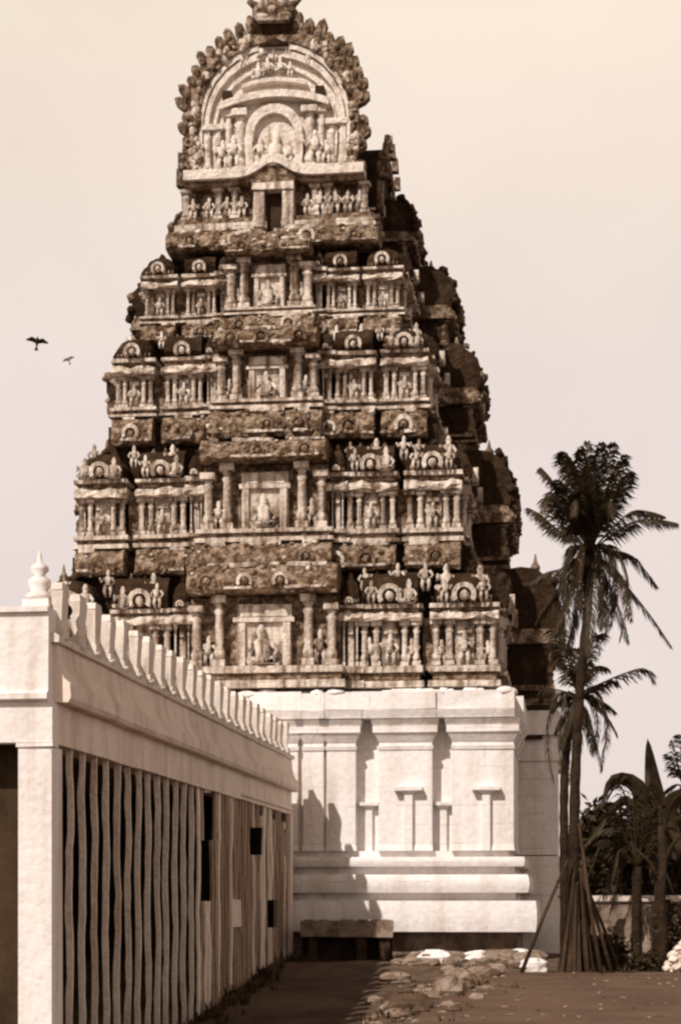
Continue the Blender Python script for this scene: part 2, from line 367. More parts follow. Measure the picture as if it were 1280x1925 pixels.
def pavilion(mb, w, z, kind, y0=0.0, depth=1.0, npil=4, stat=True, kap=True, over=.32):
    """one miniature shrine of a storey, facing -y; z = dict of levels kb kt l p e r"""
    h = w / 2
    if kap and z['kt'] - z['kb'] > .05:
        kapota(mb, -h - .02, h + .02, y0 - .05, z['kb'], z['kt'], over, M_carv)
    nl = 3; a = (z['l'] - z['kt']) / nl if kap else (z['l'] - z['kt']) / nl
    for i in range(nl):
        o = (.12, .0, .10)[i]
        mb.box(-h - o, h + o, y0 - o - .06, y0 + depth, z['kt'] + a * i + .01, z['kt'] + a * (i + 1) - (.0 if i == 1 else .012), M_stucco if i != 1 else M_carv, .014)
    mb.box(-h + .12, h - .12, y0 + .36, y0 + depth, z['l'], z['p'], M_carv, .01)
    # niche shade put into the brown back wall, either side of a lighter panel
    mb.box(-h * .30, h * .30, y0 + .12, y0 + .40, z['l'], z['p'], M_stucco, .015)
    mb.box(-h * .22, h * .22, y0 + .02, y0 + .10, z['l'] + (z['p'] - z['l']) * .72, z['l'] + (z['p'] - z['l']) * .84, M_stucco, .01)
    r = min(.10, w * .055)
    xs_ = [-h + .09, h - .09] if npil == 2 else [-h + .09, -h * .48, h * .48, h - .09]
    for x in xs_: pillar(mb, x, y0 + .04, z['l'], z['p'], r * rnd.uniform(.95, 1.1), M_stucco)
    if stat:
        statue(mb, 0, y0 - .02, z['l'], (z['p'] - z['l']) * .72, M_stucco)
        if w > 1.5:
            for s_ in (-1, 1): statue(mb, s_ * h * .72, y0 + .04, z['l'], (z['p'] - z['l']) * .62, M_stucco)
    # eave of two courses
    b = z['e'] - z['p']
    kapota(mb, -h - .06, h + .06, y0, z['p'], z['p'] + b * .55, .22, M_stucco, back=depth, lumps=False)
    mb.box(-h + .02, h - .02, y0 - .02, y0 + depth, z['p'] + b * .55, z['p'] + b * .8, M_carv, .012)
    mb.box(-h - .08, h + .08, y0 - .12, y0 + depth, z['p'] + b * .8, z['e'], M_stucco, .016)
    # roof
    H = z['r'] - z['e']
    if kind == 'kuta':
        mb.lathe(0, y0 + h * .72, [(h * .80, z['e']), (h * .98, z['e'] + H * .2), (h * 1.0, z['e'] + H * .45), (h * .82, z['e'] + H * .74), (h * .46, z['e'] + H * .93), (h * .16, z['e'] + H * .98), (h * .2, z['e'] + H * 1.08), (.03, z['e'] + H * 1.22)], M_moss_shade, 14, square=.35, j=.02)
        for q in range(9):
            x = -h * .8 + h * 1.6 * q / 8; mb.blob((x, y0 - h * .22 * math.cos(x / h * 1.4) + .02, z['e'] + H * .12), (h * .08, .07, H * .12), M_carv, .2, 5, 4)
    else:
        P = [(-.08, 0), (-.2, H * .2), (-.19, H * .48), (-.06, H * .76), (.16, H * .95), (.45, H * 1.0), (depth, H * .7), (depth, 0)]
        n = max(3, int(w / .25)); vs = []; k = len(P)
        for i in range(n + 1):
            for y, zz in P: vs.append((-h * .95 + w * .95 * i / n, y0 + y + rnd.uniform(-.03, .03), z['e'] + zz + (rnd.uniform(-.03, .03) if zz else 0)))
        fs = [(i * k + q, i * k + (q + 1) % k, (i + 1) * k + (q + 1) % k, (i + 1) * k + q) for i in range(n) for q in range(k)]
        fs += [tuple(range(k)), tuple(range((n + 1) * k - 1, n * k - 1, -1))]
        mb.add(vs, fs, M_moss_shade)
        for x in (-h * .5, 0, h * .5):
            mb.lathe(x, y0 + .42, [(.07, z['e'] + H * .85), (.11, z['e'] + H * .97), (.05, z['e'] + H * 1.06), (.02, z['e'] + H * 1.16)], M_carv, 6)
    # horseshoe dormer on the roof front
    R_ = min(H * .36, h * .42)
    P = [(R_ * math.cos(a), R_ * math.sin(a)) for a in [math.pi * (1.18 - 1.36 * t / 9) for t in range(10)]]
    Q = [(a * .6, b_ * .6) for a, b_ in P]
    mb.band(P, Q, lambda a, b_, d: (a, y0 + d, z['e'] + R_ * .62 + b_), -.34, .2, M_stucco)
    mb.blob((0, y0 - .26, z['e'] + R_ * .6), (R_ * .4, .1, R_ * .45), M_stucco, .15, 6, 5)
    if stat and w > 1.2:
        for s_ in (-1, 1): statue(mb, s_ * h * .62, y0 - .26, z['e'], H * .75, M_stucco, seated=rnd.random() < .6)

def centre_bay(mb, w, z, y0, eb, et):
    "projecting middle bay: tall pillars, framed niche with a figure, thick eave eb..et"
    h = w / 2; d = 1.3
    if z['kt'] - z['kb'] > .05:
        kapota(mb, -h - .1, h + .1, y0 - .05, z['kb'], z['kt'], .36, M_carv)
    a = (z['l'] - z['kt']) / 3
    for i in range(3):
        o = (.14, .02, .10)[i]
        mb.box(-h - o, h + o, y0 - o - .04, y0 + d, z['kt'] + a * i + .01, z['kt'] + a * (i + 1) - .006, M_stucco if i != 1 else M_carv, .015)
    top = eb - .02
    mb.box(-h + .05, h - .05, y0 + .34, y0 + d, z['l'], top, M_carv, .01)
    # niche slab
    q = h * .36
    mb.box(-q, q, y0 + .16, y0 + .36, z['l'], z['l'] + (top - z['l']) * .88, M_stucco, .015)
    mb.box(-q * 1.1, q * 1.1, y0 + .04, y0 + .2, z['l'] + (top - z['l']) * .62, z['l'] + (top - z['l']) * .69, M_stucco, .012)
    mb.box(-q * .95, -q * .68, y0 + .06, y0 + .18, z['l'], z['l'] + (top - z['l']) * .62, M_stucco, .01)
    mb.box(q * .68, q * .95, y0 + .06, y0 + .18, z['l'], z['l'] + (top - z['l']) * .62, M_stucco, .01)
    statue(mb, 0, y0 + .04, z['l'] + .03, (top - z['l']) * .55, M_stucco, seated=True)
    P = arch_poly(q * .85, (top - z['l']) * .17, 8)
    mb.prism(P, lambda a_, b_, d_: (a_, y0 + d_, z['l'] + (top - z['l']) * .70 + b_), .06, .2, M_stucco)
    r = .125
    for x in (-h * .88, -h * .58, h * .58, h * .88):
        zt = top if abs(x) < h * .7 else z['l'] + (top - z['l']) * .86
        pillar(mb, x, y0 + .1, z['l'], zt, r, M_stucco)
    for x in (-h * .73, h * .73): statue(mb, x, y0 + .2, z['l'], (top - z['l']) * .5, M_stucco)
    kapota(mb, -h * .97, h * .97, y0 + .02, eb, et, .42, M_carv, back=d)
    b = et
    for i in range(5):
        x = -h * .8 + h * 1.6 * i / 4
        mb.lathe(x, y0 + .1, [(.12, b - .05), (.15, b + .06), (.08, b + .14), (.03, b + .22)], M_carv, 6)

def side_bay(mb, w, z, out):
    "solid bulging bay in the middle of a long side: ledges, pilastered body, domed barrel roof"
    h = w / 2; y0 = -out; d = out + .8
    if z['kt'] - z['kb'] > .05: kapota(mb, -h - .1, h + .1, y0 + .1, z['kb'], z['kt'], .3, M_carv, back=d)
    for i in range(3):
        a = (z['l'] - z['kt']) / 3; o = (.12, .02, .1)[i]
        mb.box(-h - o, h + o, y0 - o, y0 + d, z['kt'] + a * i + .008, z['kt'] + a * (i + 1) - .006, M_carv if i != 1 else M_moss_shade, .02)
    mb.box(-h + .1, h - .1, y0 + .14, y0 + d, z['l'], z['p'], M_moss_shade, .02)  # flank shade painted in: dark brick and brown in place of stucco
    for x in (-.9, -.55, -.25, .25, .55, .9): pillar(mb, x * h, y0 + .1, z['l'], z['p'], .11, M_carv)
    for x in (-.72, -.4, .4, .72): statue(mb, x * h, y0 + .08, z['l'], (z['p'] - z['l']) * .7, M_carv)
    mb.box(-h * .2, h * .2, y0 + .11, y0 + .3, z['l'], z['l'] + (z['p'] - z['l']) * .8, M_recess_shade)
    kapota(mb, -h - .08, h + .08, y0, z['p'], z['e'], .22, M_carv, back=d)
    H = (z['r'] - z['e']) * 2.0
    P = [(y0 - .1, 0), (y0 - .2, H * .2), (y0 - .22, H * .42), (y0 - .12, H * .62), (y0 + .12, H * .82), (y0 + .5, H * .97), (y0 + .9, H), (y0 + d + .2, H * .9), (y0 + d + .2, 0)]
    n = 8; vs = []; k = len(P)
    for i in range(n + 1):
        for y, q in P: vs.append((-h + w * i / n, y + rnd.uniform(-.05, .05), z['e'] + q + (rnd.uniform(-.05, .05) if q else 0)))
    mb.add(vs, [(i * k + q, i * k + (q + 1) % k, (i + 1) * k + (q + 1) % k, (i + 1) * k + q) for i in range(n) for q in range(k)] + [tuple(range(k)), tuple(range((n + 1) * k - 1, n * k - 1, -1))], M_moss_shade)
    for i in range(46):
        t = rnd.random(); q = rnd.uniform(.6, 1.6); yy = y0 - .22 + .9 * max(0, t - .45) ** 1.3
        mb.blob((rnd.uniform(-h, h), yy, z['e'] + H * t), (.13 * q, .13 * q, .12 * q), M_moss_shade if rnd.random() < .7 else M_carv, .35, 6, 5)
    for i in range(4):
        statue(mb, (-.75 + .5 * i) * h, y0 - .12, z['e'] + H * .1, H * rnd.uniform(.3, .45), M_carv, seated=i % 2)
    mb.box(-h - .05, h + .05, y0 + .25, y0 + d, z['kb'] - 1.0, z['kb'] + .1, M_moss_shade, .04)
    R_ = min(H * .3, h * .6)
    A = [(R_ * math.cos(a), R_ * math.sin(a)) for a in [math.pi * (1.18 - 1.36 * t / 9) for t in range(10)]]
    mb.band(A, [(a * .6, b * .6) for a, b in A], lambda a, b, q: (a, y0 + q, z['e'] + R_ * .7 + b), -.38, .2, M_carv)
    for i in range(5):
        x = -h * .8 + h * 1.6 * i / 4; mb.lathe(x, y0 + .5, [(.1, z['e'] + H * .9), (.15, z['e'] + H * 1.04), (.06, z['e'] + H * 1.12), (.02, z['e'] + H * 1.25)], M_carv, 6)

def rotT(u, v, ang): return Matrix.Translation((u, v, 0)) @ Matrix.Rotation(ang, 4, 'Z')

# base: plinth courses, wall blocks, heavy cornice slab
base = empty('base', (0, 0, 0), 0, tower)
uR = U(965, 0); HB = uR
def ring(mb, hw, v0, z0, z1, m, prof=None):
    "solid rectangular course round the tower plan"
    mb.box(-hw, hw, v0, DEP - v0, z0, z1, m)
def course(mb, hw, z0, z1, bulge, m):
    "moulded course with rounded face, front at v = HB-hw"
    n = 6; prof = []
    for i in range(n + 1):
        t = i / n; prof.append((hw - bulge + bulge * math.sin(math.pi * (.12 + .76 * t)), z0 + (z1 - z0) * t))
    vs = []; fs = []
    for w_, zz in prof:
        o = w_ - HB
        vs += [(-HB - o, -o, zz), (HB + o, -o, zz), (HB + o, DEP + o, zz), (-HB - o, DEP + o, zz)]
    for i in range(n):
        for k in range(4): fs.append((i * 4 + k, i * 4 + (k + 1) % 4, (i + 1) * 4 + (k + 1) % 4, (i + 1) * 4 + k))
    fs += [(3, 2, 1, 0), tuple(range(n * 4, n * 4 + 4))]
    mb.add(vs, fs, m)
zb = lambda py: Z(py, 0, 850)
o1, o2, o3 = U(1010, 0) , U(996, 0), U(987, 0)
pl = MB()
course(pl, HB + .12, -.3, zb(1752) , .0, M_rock)
course(pl, o1, zb(1752), zb(1694), .05, M_base)
course(pl, HB + .06, zb(1694), zb(1679), 0, M_base)
course(pl, o2, zb(1679), zb(1645), .09, M_base)
course(pl, HB + .03, zb(1645), zb(1630), 0, M_base)
course(pl, o3, zb(1630), zb(1612), .04, M_base)
course(pl, HB - .12, zb(1612), zb(1600), 0, M_base)
pl.build('plinth', base)
zw0, zw1 = zb(1600), zb(1352)
wl = MB(); wl.box(-HB + .42, HB - .42, .42, DEP - .42, zw0, zw1 + .2, M_base); wl.build('wall', base)
def wall_block(parent, T, x0, x1, d=.44, cap=True):
    mb = MB(T); h = zw1 - zw0
    mb.box(x0, x1, 0, d, zw0, zw1 - .002, M_base, .008)
    mb.frus(x0 - .03, x1 + .03, -.05, d - .01, zw0 + .003, x0 - .01, x1 + .01, -.02, d - .01, zw0 + h * .045, M_base)
    if cap:
        e_ = .02
        mb.frus(x0 - .02, x1 + .02, -.03, d - .01, zw1 - h * .23, x0 - .04, x1 + .04, -.05, d - .01, zw1 - h * .20, M_base)
        mb.frus(x0 - .0, x1 + .0, -.02, d - .02, zw1 - h * .17, x0 - .13, x1 + .13, -.16, d - .02, zw1 - h * .10, M_base)
        mb.box(x0 - .15, x1 + .15, -.18, d - .03, zw1 - h * .10, zw1 - h * .055, M_base, .006)
        mb.frus(x0 - .16, x1 + .16, -.12, d - .04, zw1 - h * .055, x0 - .20, x1 + .20, -.26, d - .04, zw1 - .004, M_base)
    mb.build('pilaster', parent)
def slim(parent, T, x, ztop, capw, d, w=.11):
    mb = MB(T)
    mb.box(x - w, x + w, d - .13, d + .05, zw0, ztop - .2, M_base, .006)
    mb.frus(x - w, x + w, d - .13, d + .05, ztop - .2, x - capw * .7, x + capw * .7, d - .2, d + .05, ztop - .1, M_base)
    mb.box(x - capw, x + capw, d - .24, d + .05, ztop - .1, ztop, M_base, .006)
    mb.build('half_pillar', parent)
I4 = Matrix.Identity(4)
blocks = [(712, 812), (850, 965), (614, 668), (570, 608), (528, 560)]
for a, b_ in blocks: wall_block(base, I4, U(a, 0), U(b_, 0) - (.0 if b_ != 965 else .0))
for a, b_ in ((455, 515), (370, 430), (250, 350), (100, 220), (25, 70)): wall_block(base, I4, U(a, 0), U(b_, 0))
fb = MB(); fb.box(U(520, 0), U(640, 0), .16, .43, zw0, zw1 - .02, M_base); fb.build('wall_panel', base)
slim(base, I4, U(768, 0), zb(1480), .38, 0.0); slim(base, I4, U(914, 0), zb(1480), .38, 0.0)
slim(base, I4, U(691, 0), zb(1507), .26, .42, .09); slim(base, I4, U(832, 0), zb(1507), .26, .42, .09)
TR = rotT(HB, 0, math.pi / 2)     # right side: local x runs back along v, -y points outwards
TL = rotT(-HB, DEP, -math.pi / 2)
for T in (TR, TL):
    for a, b_ in ((.46, 1.2), (2.0, 3.2), (4.0, 4.9), (12.1, 13.0), (13.8, 15.0), (15.8, 16.5)): wall_block(base, T, a, b_)
    gt = MB(T)     # entrance bay at the middle of the long side
    for a, b_ in ((5.5, 7.5), (9.5, 11.5)):
        gt.box(a, b_, -1.15, .44, zw0, zw1 - .004, M_base, .01)
        gt.box(a - .1, b_ + .1, -1.25, .43, zw1 - .75, zw1 - .45, M_base, .01)
        gt.box(a - .12, b_ + .12, -1.32, .42, -.3, zb(1690), M_base, .01); gt.box(a - .08, b_ + .08, -1.27, .42, zb(1682), zb(1640), M_base, .01); gt.box(a - .04, b_ + .04, -1.2, .42, zb(1690) + .002, zb(1602), M_base)
    gt.box(7.5, 9.5, -1.1, .44, zw1 - 1.0, zw1 - .006, M_base)
    gt.box(7.5, 9.5, .3, .43, zw0, zw1 - 1.0, M_recess_shade)
    gt.build('gateway', base)
cs = MB()
zc0, zc1 = zb(1350), zb(1302)
xb = [U(p, -.15) for p in (25, 150, 290, 400, 470, 567, 611, 681, 821, 967)]
for a, b_ in zip(xb, xb[1:]):
    q = rnd.uniform(-.02, .05)
    cs.frus(a + .008, b_ - .008, -.22, 1.2, zc0, a + .008, b_ - .008, -.30, 1.2, zc0 + .22, M_base, .006)
    cs.box(a + .01, b_ - .01, -.28, 1.2, zc0 + .22, zc1 + q, M_base, .02)
for k in range(46):   # crumbling lime along the top of the slab
    x = rnd.uniform(xb[0], xb[-1]); cs.blob((x, rnd.uniform(-.2, .25), zc1 + .0), (rnd.uniform(.12, .35), .16, rnd.uniform(.05, .14)), M_base, .25, 7, 5)
for s_ in (1, -1):
    x0, x1 = (HB - 1.0, HB + .24) if s_ > 0 else (-HB - .24, -HB + 1.0)
    cs.box(x0, x1, 1.21, DEP - .2, zc0, zc1, M_base, .01)
    cs.box(HB + .25 if s_ > 0 else -HB - 1.4, HB + 1.4 if s_ > 0 else -HB - .25, 5.3, 11.7, zc0 - .02, zc1 + .02, M_base, .01)
cs.box(-HB + 1.01, HB - 1.01, 1.2, DEP - .2, zc0, zc1 - .03, M_base)
cs.build('cornice', base)

# storeys
# (L, R pixel at wall, vf, kb, kt, l, p, e, r, centre eave bottom, top)
TIERS = [
    dict(L=74, R=940, v=.35, kb=1300, kt=1298, l=1256, p=1172, e=1142, r=1078, eb=1122, et=1066, core=1030),
    dict(L=143, R=870, v=.85, kb=1078, kt=1026, l=1000, p=930, e=894, r=838, eb=876, et=834, core=780),
    dict(L=213, R=806, v=1.45, kb=832, kt=778, l=758, p=698, e=666, r=620, eb=664, et=626, core=610),
    dict(L=268, R=757, v=2.05, kb=640, kt=603, l=588, p=536, e=510, r=470, eb=492, et=462, core=440),
]
for ti, t in enumerate(TIERS):
    v = t['v']; uL, uR_ = U(t['L'], v), U(t['R'], v); cx = (uL + uR_) / 2; hw = (uR_ - uL) / 2
    lev = {k: Z(t[k], v) for k in ('kb', 'kt', 'l', 'p', 'e', 'r', 'eb', 'et', 'core')}
    tier = empty('storey', (cx, 0, 0), 0, tower)
    vb = DEP - v * 1.6 - .3; dl = vb - v
    mb = MB()
    mb.box(-hw + .75, hw - .75, v + .75, vb - .75, lev['kb'] - .05, lev['core'], M_moss_shade)  # core coloured dark to paint the shade between pavilions
    mb.box(-hw + .5, hw - .5, v + .5, vb - .5, lev['kb'] - .04, lev['kt'], M_moss_shade, .02)
    for s_ in (-1, 1):
        mb.box(s_ * hw * .70 - .2, s_ * hw * .70 + .2, v + .3, v + .74, lev['l'] - .1, lev['p'] + .1, M_carv, .02)
    nx_ = TIERS[ti + 1]['kb'] if ti < 3 else 476
    mb.build('core_wall', tier)
    # front row
    items = [(-.865, .25), (-.545, .25), (.535, .25), (.85, .27)]
    for f_, w_ in items:
        kd = 'kuta' if abs(f_) > .8 else 'sala'
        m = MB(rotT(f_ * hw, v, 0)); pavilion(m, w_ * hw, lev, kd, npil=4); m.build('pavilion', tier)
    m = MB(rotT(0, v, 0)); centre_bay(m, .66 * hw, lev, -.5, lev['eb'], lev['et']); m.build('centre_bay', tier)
    for s_ in (-1, 1):
        m = MB(rotT(s_ * .365 * hw, v, 0)); pavilion(m, .085 * hw, {**lev, 'r': lev['e'] + (lev['r'] - lev['e']) * .8}, 'kuta', y0=-.1, npil=2, stat=False, over=.2); m.build('pavilion', tier)
    # sides
    for s_ in (1, -1):
        ang = math.pi / 2 if s_ > 0 else -math.pi / 2
        for f_ in (.125, .3, .7, .875):
            c_ = v + dl * f_
            if f_ == .125: c_ = v + max(dl * f_, .29 * hw / 2 + .75)
            m = MB(rotT(s_ * hw, c_, ang)); pavilion(m, min(dl * .155, 1.9), lev, 'sala', npil=2, stat=False); m.build('pavilion', tier)
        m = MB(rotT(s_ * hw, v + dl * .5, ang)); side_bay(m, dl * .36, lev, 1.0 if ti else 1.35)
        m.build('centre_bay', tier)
    # small figures standing on the wall behind the roofs
    if ti < 3:
        zs = lev['e'] + (lev['r'] - lev['e']) * .3
        for x in [hw * q for q in (-.9, -.69, -.5, .42, .56, .69, .78, .92)]:
            m = MB(); statue(m, x + rnd.uniform(-.06, .06), v + .1, zs + .1, (lev['r'] - zs) * 1.15, M_stucco, seated=rnd.random() < .5); m.build('statue', tier)

# neck storey with figures and the dark doorway
v = 2.45; t5 = dict(L=345, R=688)
uL, uR_ = U(345, v), U(688, v); cx = (uL + uR_) / 2; hw = (uR_ - uL) / 2
neck = empty('neck', (cx, 0, 0), 0, tower); vb = DEP - v * 1.7
zz = lambda py: Z(py, v)
mb = MB()
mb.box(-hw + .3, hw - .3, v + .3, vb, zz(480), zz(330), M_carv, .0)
for kk in (-1, 1):
    kapota(mb, kk * hw * .62 - hw * .53, kk * hw * .62 + hw * .53, v - .35, zz(476), zz(436), .3, M_carv)
kapota(mb, -hw * .36, hw * .36, v - .5, zz(482), zz(446), .35, M_carv)
mb.build('eave', neck)
mb = MB()
mb.box(-hw * 1.09, -.22, v - .12, v + .5, zz(430), zz(418), M_stucco, .02); mb.box(.22, hw * 1.09, v - .12, v + .5, zz(430), zz(418), M_stucco, .02)
mb.box(-hw * 1.06, -.22, v - .05, v + .5, zz(417), zz(407), M_carv, .02); mb.box(.22, hw * 1.06, v - .05, v + .5, zz(417), zz(407), M_carv, .02)
mb.build('ledge', neck)
mb = MB()
for s_ in (-1, 1): mb.box(s_ * .42 - .16, s_ * .42 + .16, v - .2, v + .32, zz(428), zz(360), M_stucco, .02)
mb.box(-.6, .6, v - .24, v + .32, zz(360), zz(346), M_stucco, .02)
P = arch_poly(.62, zz(308) - zz(346), 9); mb.prism(P, lambda a, b, d: (a, v + d, zz(346) + b), -.22, .3, M_carv)
mb.box(-.26, .26, v + .1, v + .31, zz(428), zz(360), M_recess_shade)
mb.build('doorway', neck)
for f_ in (-.9, -.72, -.52, -.36, .36, .5, .66, .80, .93):
    m = MB(); statue(m, f_ * hw, v + .08, zz(406), (zz(352) - zz(406)) * rnd.uniform(.8, 1), M_stucco); m.build('statue', neck)
for f_ in (-.98, -.62, -.44, .44, .58, .98):
    m = MB(); pillar(m, f_ * hw, v + .12, zz(406), zz(348), .10, M_stucco); m.build('pillar', neck)
for s_ in (1, -1):
    for c_ in (.2, .35, .5, .65, .8):
        m = MB(rotT(s_ * (hw - .1), v + (vb - v) * c_, s_ * math.pi / 2))
        lv = dict(kb=zz(476), kt=zz(440), l=zz(428), p=zz(385), e=zz(366), r=zz(330))
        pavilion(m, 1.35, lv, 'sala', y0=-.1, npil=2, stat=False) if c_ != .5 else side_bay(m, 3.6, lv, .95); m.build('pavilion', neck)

# barrel vault with its horseshoe gable
vg = 2.55; dome = empty('vault', (U(517, vg), 0, 0), 0, tower)
GP = [(335, 150), (300, 156), (262, 160), (228, 160), (195, 157), (160, 148), (128, 132), (100, 108), (80, 80), (66, 48), (60, 20)]
m_px = (Y0 + vg) / F
zg = lambda py: Z(py, vg)
half = [(w_ * m_px, zg(py)) for py, w_ in GP]
def outline(k=1.0, z_mid=zg(300), n0=0):
    P = [(x * k, z_mid + (z_ - z_mid) * k) for x, z_ in half[n0:]]
    return [(-x, z_) for x, z_ in P] + [(x, z_) for x, z_ in reversed(P)]
pl_ = lambda a, b, d: (a, vg + d, b)
mb = MB(); mb.prism(outline(.93), pl_, .28, DEP - 2 * vg - 1.2, M_moss_shade); mb.build('barrel_roof', dome)
mb = MB(); mb.prism(outline(.97), pl_, .05, .3, M_pale)
mb.band(outline(1.0), outline(.90), pl_, -.22, .06, M_carv); mb.band(outline(.895), outline(.855), pl_, -.17, .06, M_pale)
mb.band(outline(.84), outline(.79), pl_, -.12, .06, M_pale)
mb.band(outline(.74), outline(.71), pl_, -.06, .06, M_pale)
# arched string courses across the gable
def bow(py, hwpx, rise, th, d, m, name):
    n = 12; zc = zg(py); a = [(-hwpx + 2 * hwpx * i / n) * m_px for i in range(n + 1)]
    top = [(x, zc + rise * (1 - (x / (hwpx * m_px)) ** 2)) for x in a]
    bot = [(x, z_ - th) for x, z_ in top]
    b = MB(); b.band(top, bot, pl_, -d, .06, m); b.build(name, dome)
rm = mb
for i in range(150):
    a_, q_ = rnd.random(), rnd.random(); A_, B_ = outline(1.0), outline(.89); kx = a_ * (len(A_) - 1); k0 = int(kx); f_ = kx - k0
    if abs(A_[k0][0]) < .9: continue
    pa = Vector(A_[k0]).lerp(Vector(A_[k0 + 1]), f_); pb = Vector(B_[k0]).lerp(Vector(B_[k0 + 1]), f_); p_ = pa.lerp(pb, .1 + .8 * q_)
    sz = rnd.uniform(.05, .14); rm.blob((p_.x, vg - .22, p_.y), (sz, .08, sz * rnd.uniform(.8, 1.6)), M_stucco if rnd.random() < .55 else M_carv, .3, 6, 5)
mb.build('gable', dome)
bow(196, 104, .30, .2, .34, M_pale, 'moulding'); bow(160, 62, .16, .12, .2, M_pale, 'moulding')
for s_, px_ in ((-1, 90), (1, 86)):
    m = MB(); m.box(s_ * px_ * m_px - .13, s_ * px_ * m_px + .13, vg - .2, vg + .06, zg(192), zg(170), M_recess_shade); m.build('dark_block', dome)  # solid dark blocks, the shade of an opening put into their colour
for x in (-128, -108, -88, -66, 66, 88, 108, 128):
    m = MB(); pillar(m, x * m_px, vg - .04, zg(326), zg(206 if abs(x) < 100 else 232), .10 if abs(x) > 70 else .14, M_pale); m.build('pillar', dome)
m = MB(); P = arch_poly(.80, zg(200) - zg(322), 11, (zg(200) - zg(322)) * .5); Q = [(a * .74, b * .86) for a, b in P]
m.prism(Q, lambda a, b, d: (a, vg + d, zg(322) + b), -.06, .05, M_pale)
m.band(P, Q, lambda a, b, d: (a, vg + d, zg(322) + b), -.24, .06, M_pale)
m.build('niche', dome)
for x, h_, st in ((0, 74, True), (-26, 64, False), (26, 62, False), (-13, 34, False), (14, 32, True), (-40, 40, False), (42, 42, False), (-77, 66, False), (77, 68, False), (98, 56, False), (-98, 60, False), (-146, 46, False), (148, 48, False), (-150, 40, False)):
    m = MB(); statue(m, x * m_px, vg - .16, zg(322 if abs(x) < 140 else 300) + .05, h_ * m_px * .95, M_pale, st); m.build('statue', dome)
for x, y_ in ((-30, 150), (-12, 138), (12, 138), (30, 150), (0, 118), (-60, 128), (62, 128), (-24, 108), (26, 106)):
    m = MB(); statue(m, x * m_px, vg - .12, zg(y_), 30 * m_px, M_pale, rnd.random() < .5); m.build('statue', dome)
# wavy cornice under the gable
m = MB(); n = 28; a = [(-170 + 340 * i / n) for i in range(n + 1)]
dip = lambda x: 26 * math.exp(-(x / 34) ** 2)
top = [(x * m_px, zg(322 - dip(x))) for x in a]; bot = [(x * m_px, zg(340 - dip(x))) for x in a]
m.band(top, bot, pl_, -.42, .3, M_pale)
top = [(x * m_px, zg(340 - dip(x))) for x in a]; bot = [(x * m_px, zg(350 - dip(x))) for x in a]
m.band(top, bot, pl_, -.25, .3, M_carv); m.build('cornice', dome)
# flame leaves round the gable edge
O = outline(1.0); ou = [Vector((a_, b_)) for a_, b_ in O]
seg = [0]
for p, q in zip(ou, ou[1:]): seg.append(seg[-1] + (q - p).length)
NL = 35
for i in range(NL):
    s_ = seg[-1] * (i + .5) / NL
    k = max(j for j in range(len(seg) - 1) if seg[j] <= s_); f_ = (s_ - seg[k]) / (seg[k + 1] - seg[k])
    p = ou[k].lerp(ou[k + 1], f_); tn = (ou[k + 1] - ou[k]).normalized(); nn = Vector((-tn.y, tn.x))
    if abs(p.x) < 40 * m_px: continue
    up = (nn + Vector((0, .55))).normalized(); sd = Vector((up.y, -up.x))
    if rnd.random() < .08: continue
    L_ = rnd.uniform(.30, .54) * (1.15 if p.y > zg(200) else .8); w_ = .16
    lf = [p - up * .2 + sd * w_ * .7, p + up * L_ * .35 + sd * w_, p + up * L_ * .8 + sd * w_ * .75, p + up * L_ * 1.0 + sd * .0, p + up * L_ * .8 - sd * w_ * .75, p + up * L_ * .35 - sd * w_, p - up * .2 - sd * w_ * .7]
    m = MB(); m.prism([(q.x, q.y) for q in lf], pl_, -.18, .12, M_carv)
    c_ = p + up * L_ * .35; m.blob((c_.x, vg - .18, c_.y), (w_ * .5, .08, L_ * .34), M_carv, .15, 6, 5); m.build('leaf_ornament', dome)
# side dormers of the vault
for s_ in (1, -1):
    T = rotT(s_ * 2.2, vg + 3.6, s_ * math.pi / 2)
    m = MB(T); H = zg(214) - zg(372)
    P = arch_poly(2.3, H, 10, H * .3)
    m.prism(P, lambda a, b, d: (a, d, zg(372) + b), -.62, 1.6, M_moss_shade)
    m.band(P, [(a * .78, b * .82) for a, b in P], lambda a, b, d: (a, d, zg(372) + b), -.78, -.61, M_carv)
    for i in range(9):
        a = math.pi * (i + .5) / 9; c_ = (2.35 * math.cos(a), zg(372) + H * (.25 + .78 * math.sin(a) ** .85))
        m.frus(c_[0] - .13, c_[0] + .13, -.95, -.72, c_[1] - .1, c_[0] - .04 + .2 * math.cos(a), c_[0] + .04 + .2 * math.cos(a), -.92, -.76, c_[1] + .36, M_carv, .02)
    m.build('side_dormer', dome)
# lion-face crest
m = MB(); zc = zg(70)
k = m_px
m.lathe(0, vg + .05, [(.62, zg(92)), (.5, zg(80)), (.42, zg(72))], M_moss_shade, 10, sy=.6)
m.frus(-.62, .62, vg - .25, vg + .5, zg(72), -.70, .70, vg - .32, vg + .5, zg(48), M_moss_shade, .04)
m.blob((0, vg, zg(28)), (.70, .52, .46), M_carv, .07, 12, 8)
for s_ in (-1, 1):
    m.blob((s_ * .27, vg - .42, zg(20)), (.17, .14, .17), M_stucco, .05)
    m.blob((s_ * .30, vg - .36, zg(42)), (.24, .16, .13), M_stucco, .1)
    m.tube([(s_ * .5, vg - .1, zg(14)), (s_ * .72, vg - .1, zg(2)), (s_ * .62, vg - .1, zg(-14))], [.14, .1, .03], M_carv)
    m.blob((s_ * .72, vg - .05, zg(44)), (.14, .2, .26), M_carv, .12)
m.blob((0, vg - .48, zg(32)), (.12, .14, .12), M_stucco, .05)
m.frus(-.45, .45, vg - .5, vg - .2, zg(52), -.45, .45, vg - .52, vg - .2, zg(47), M_stucco, .02)
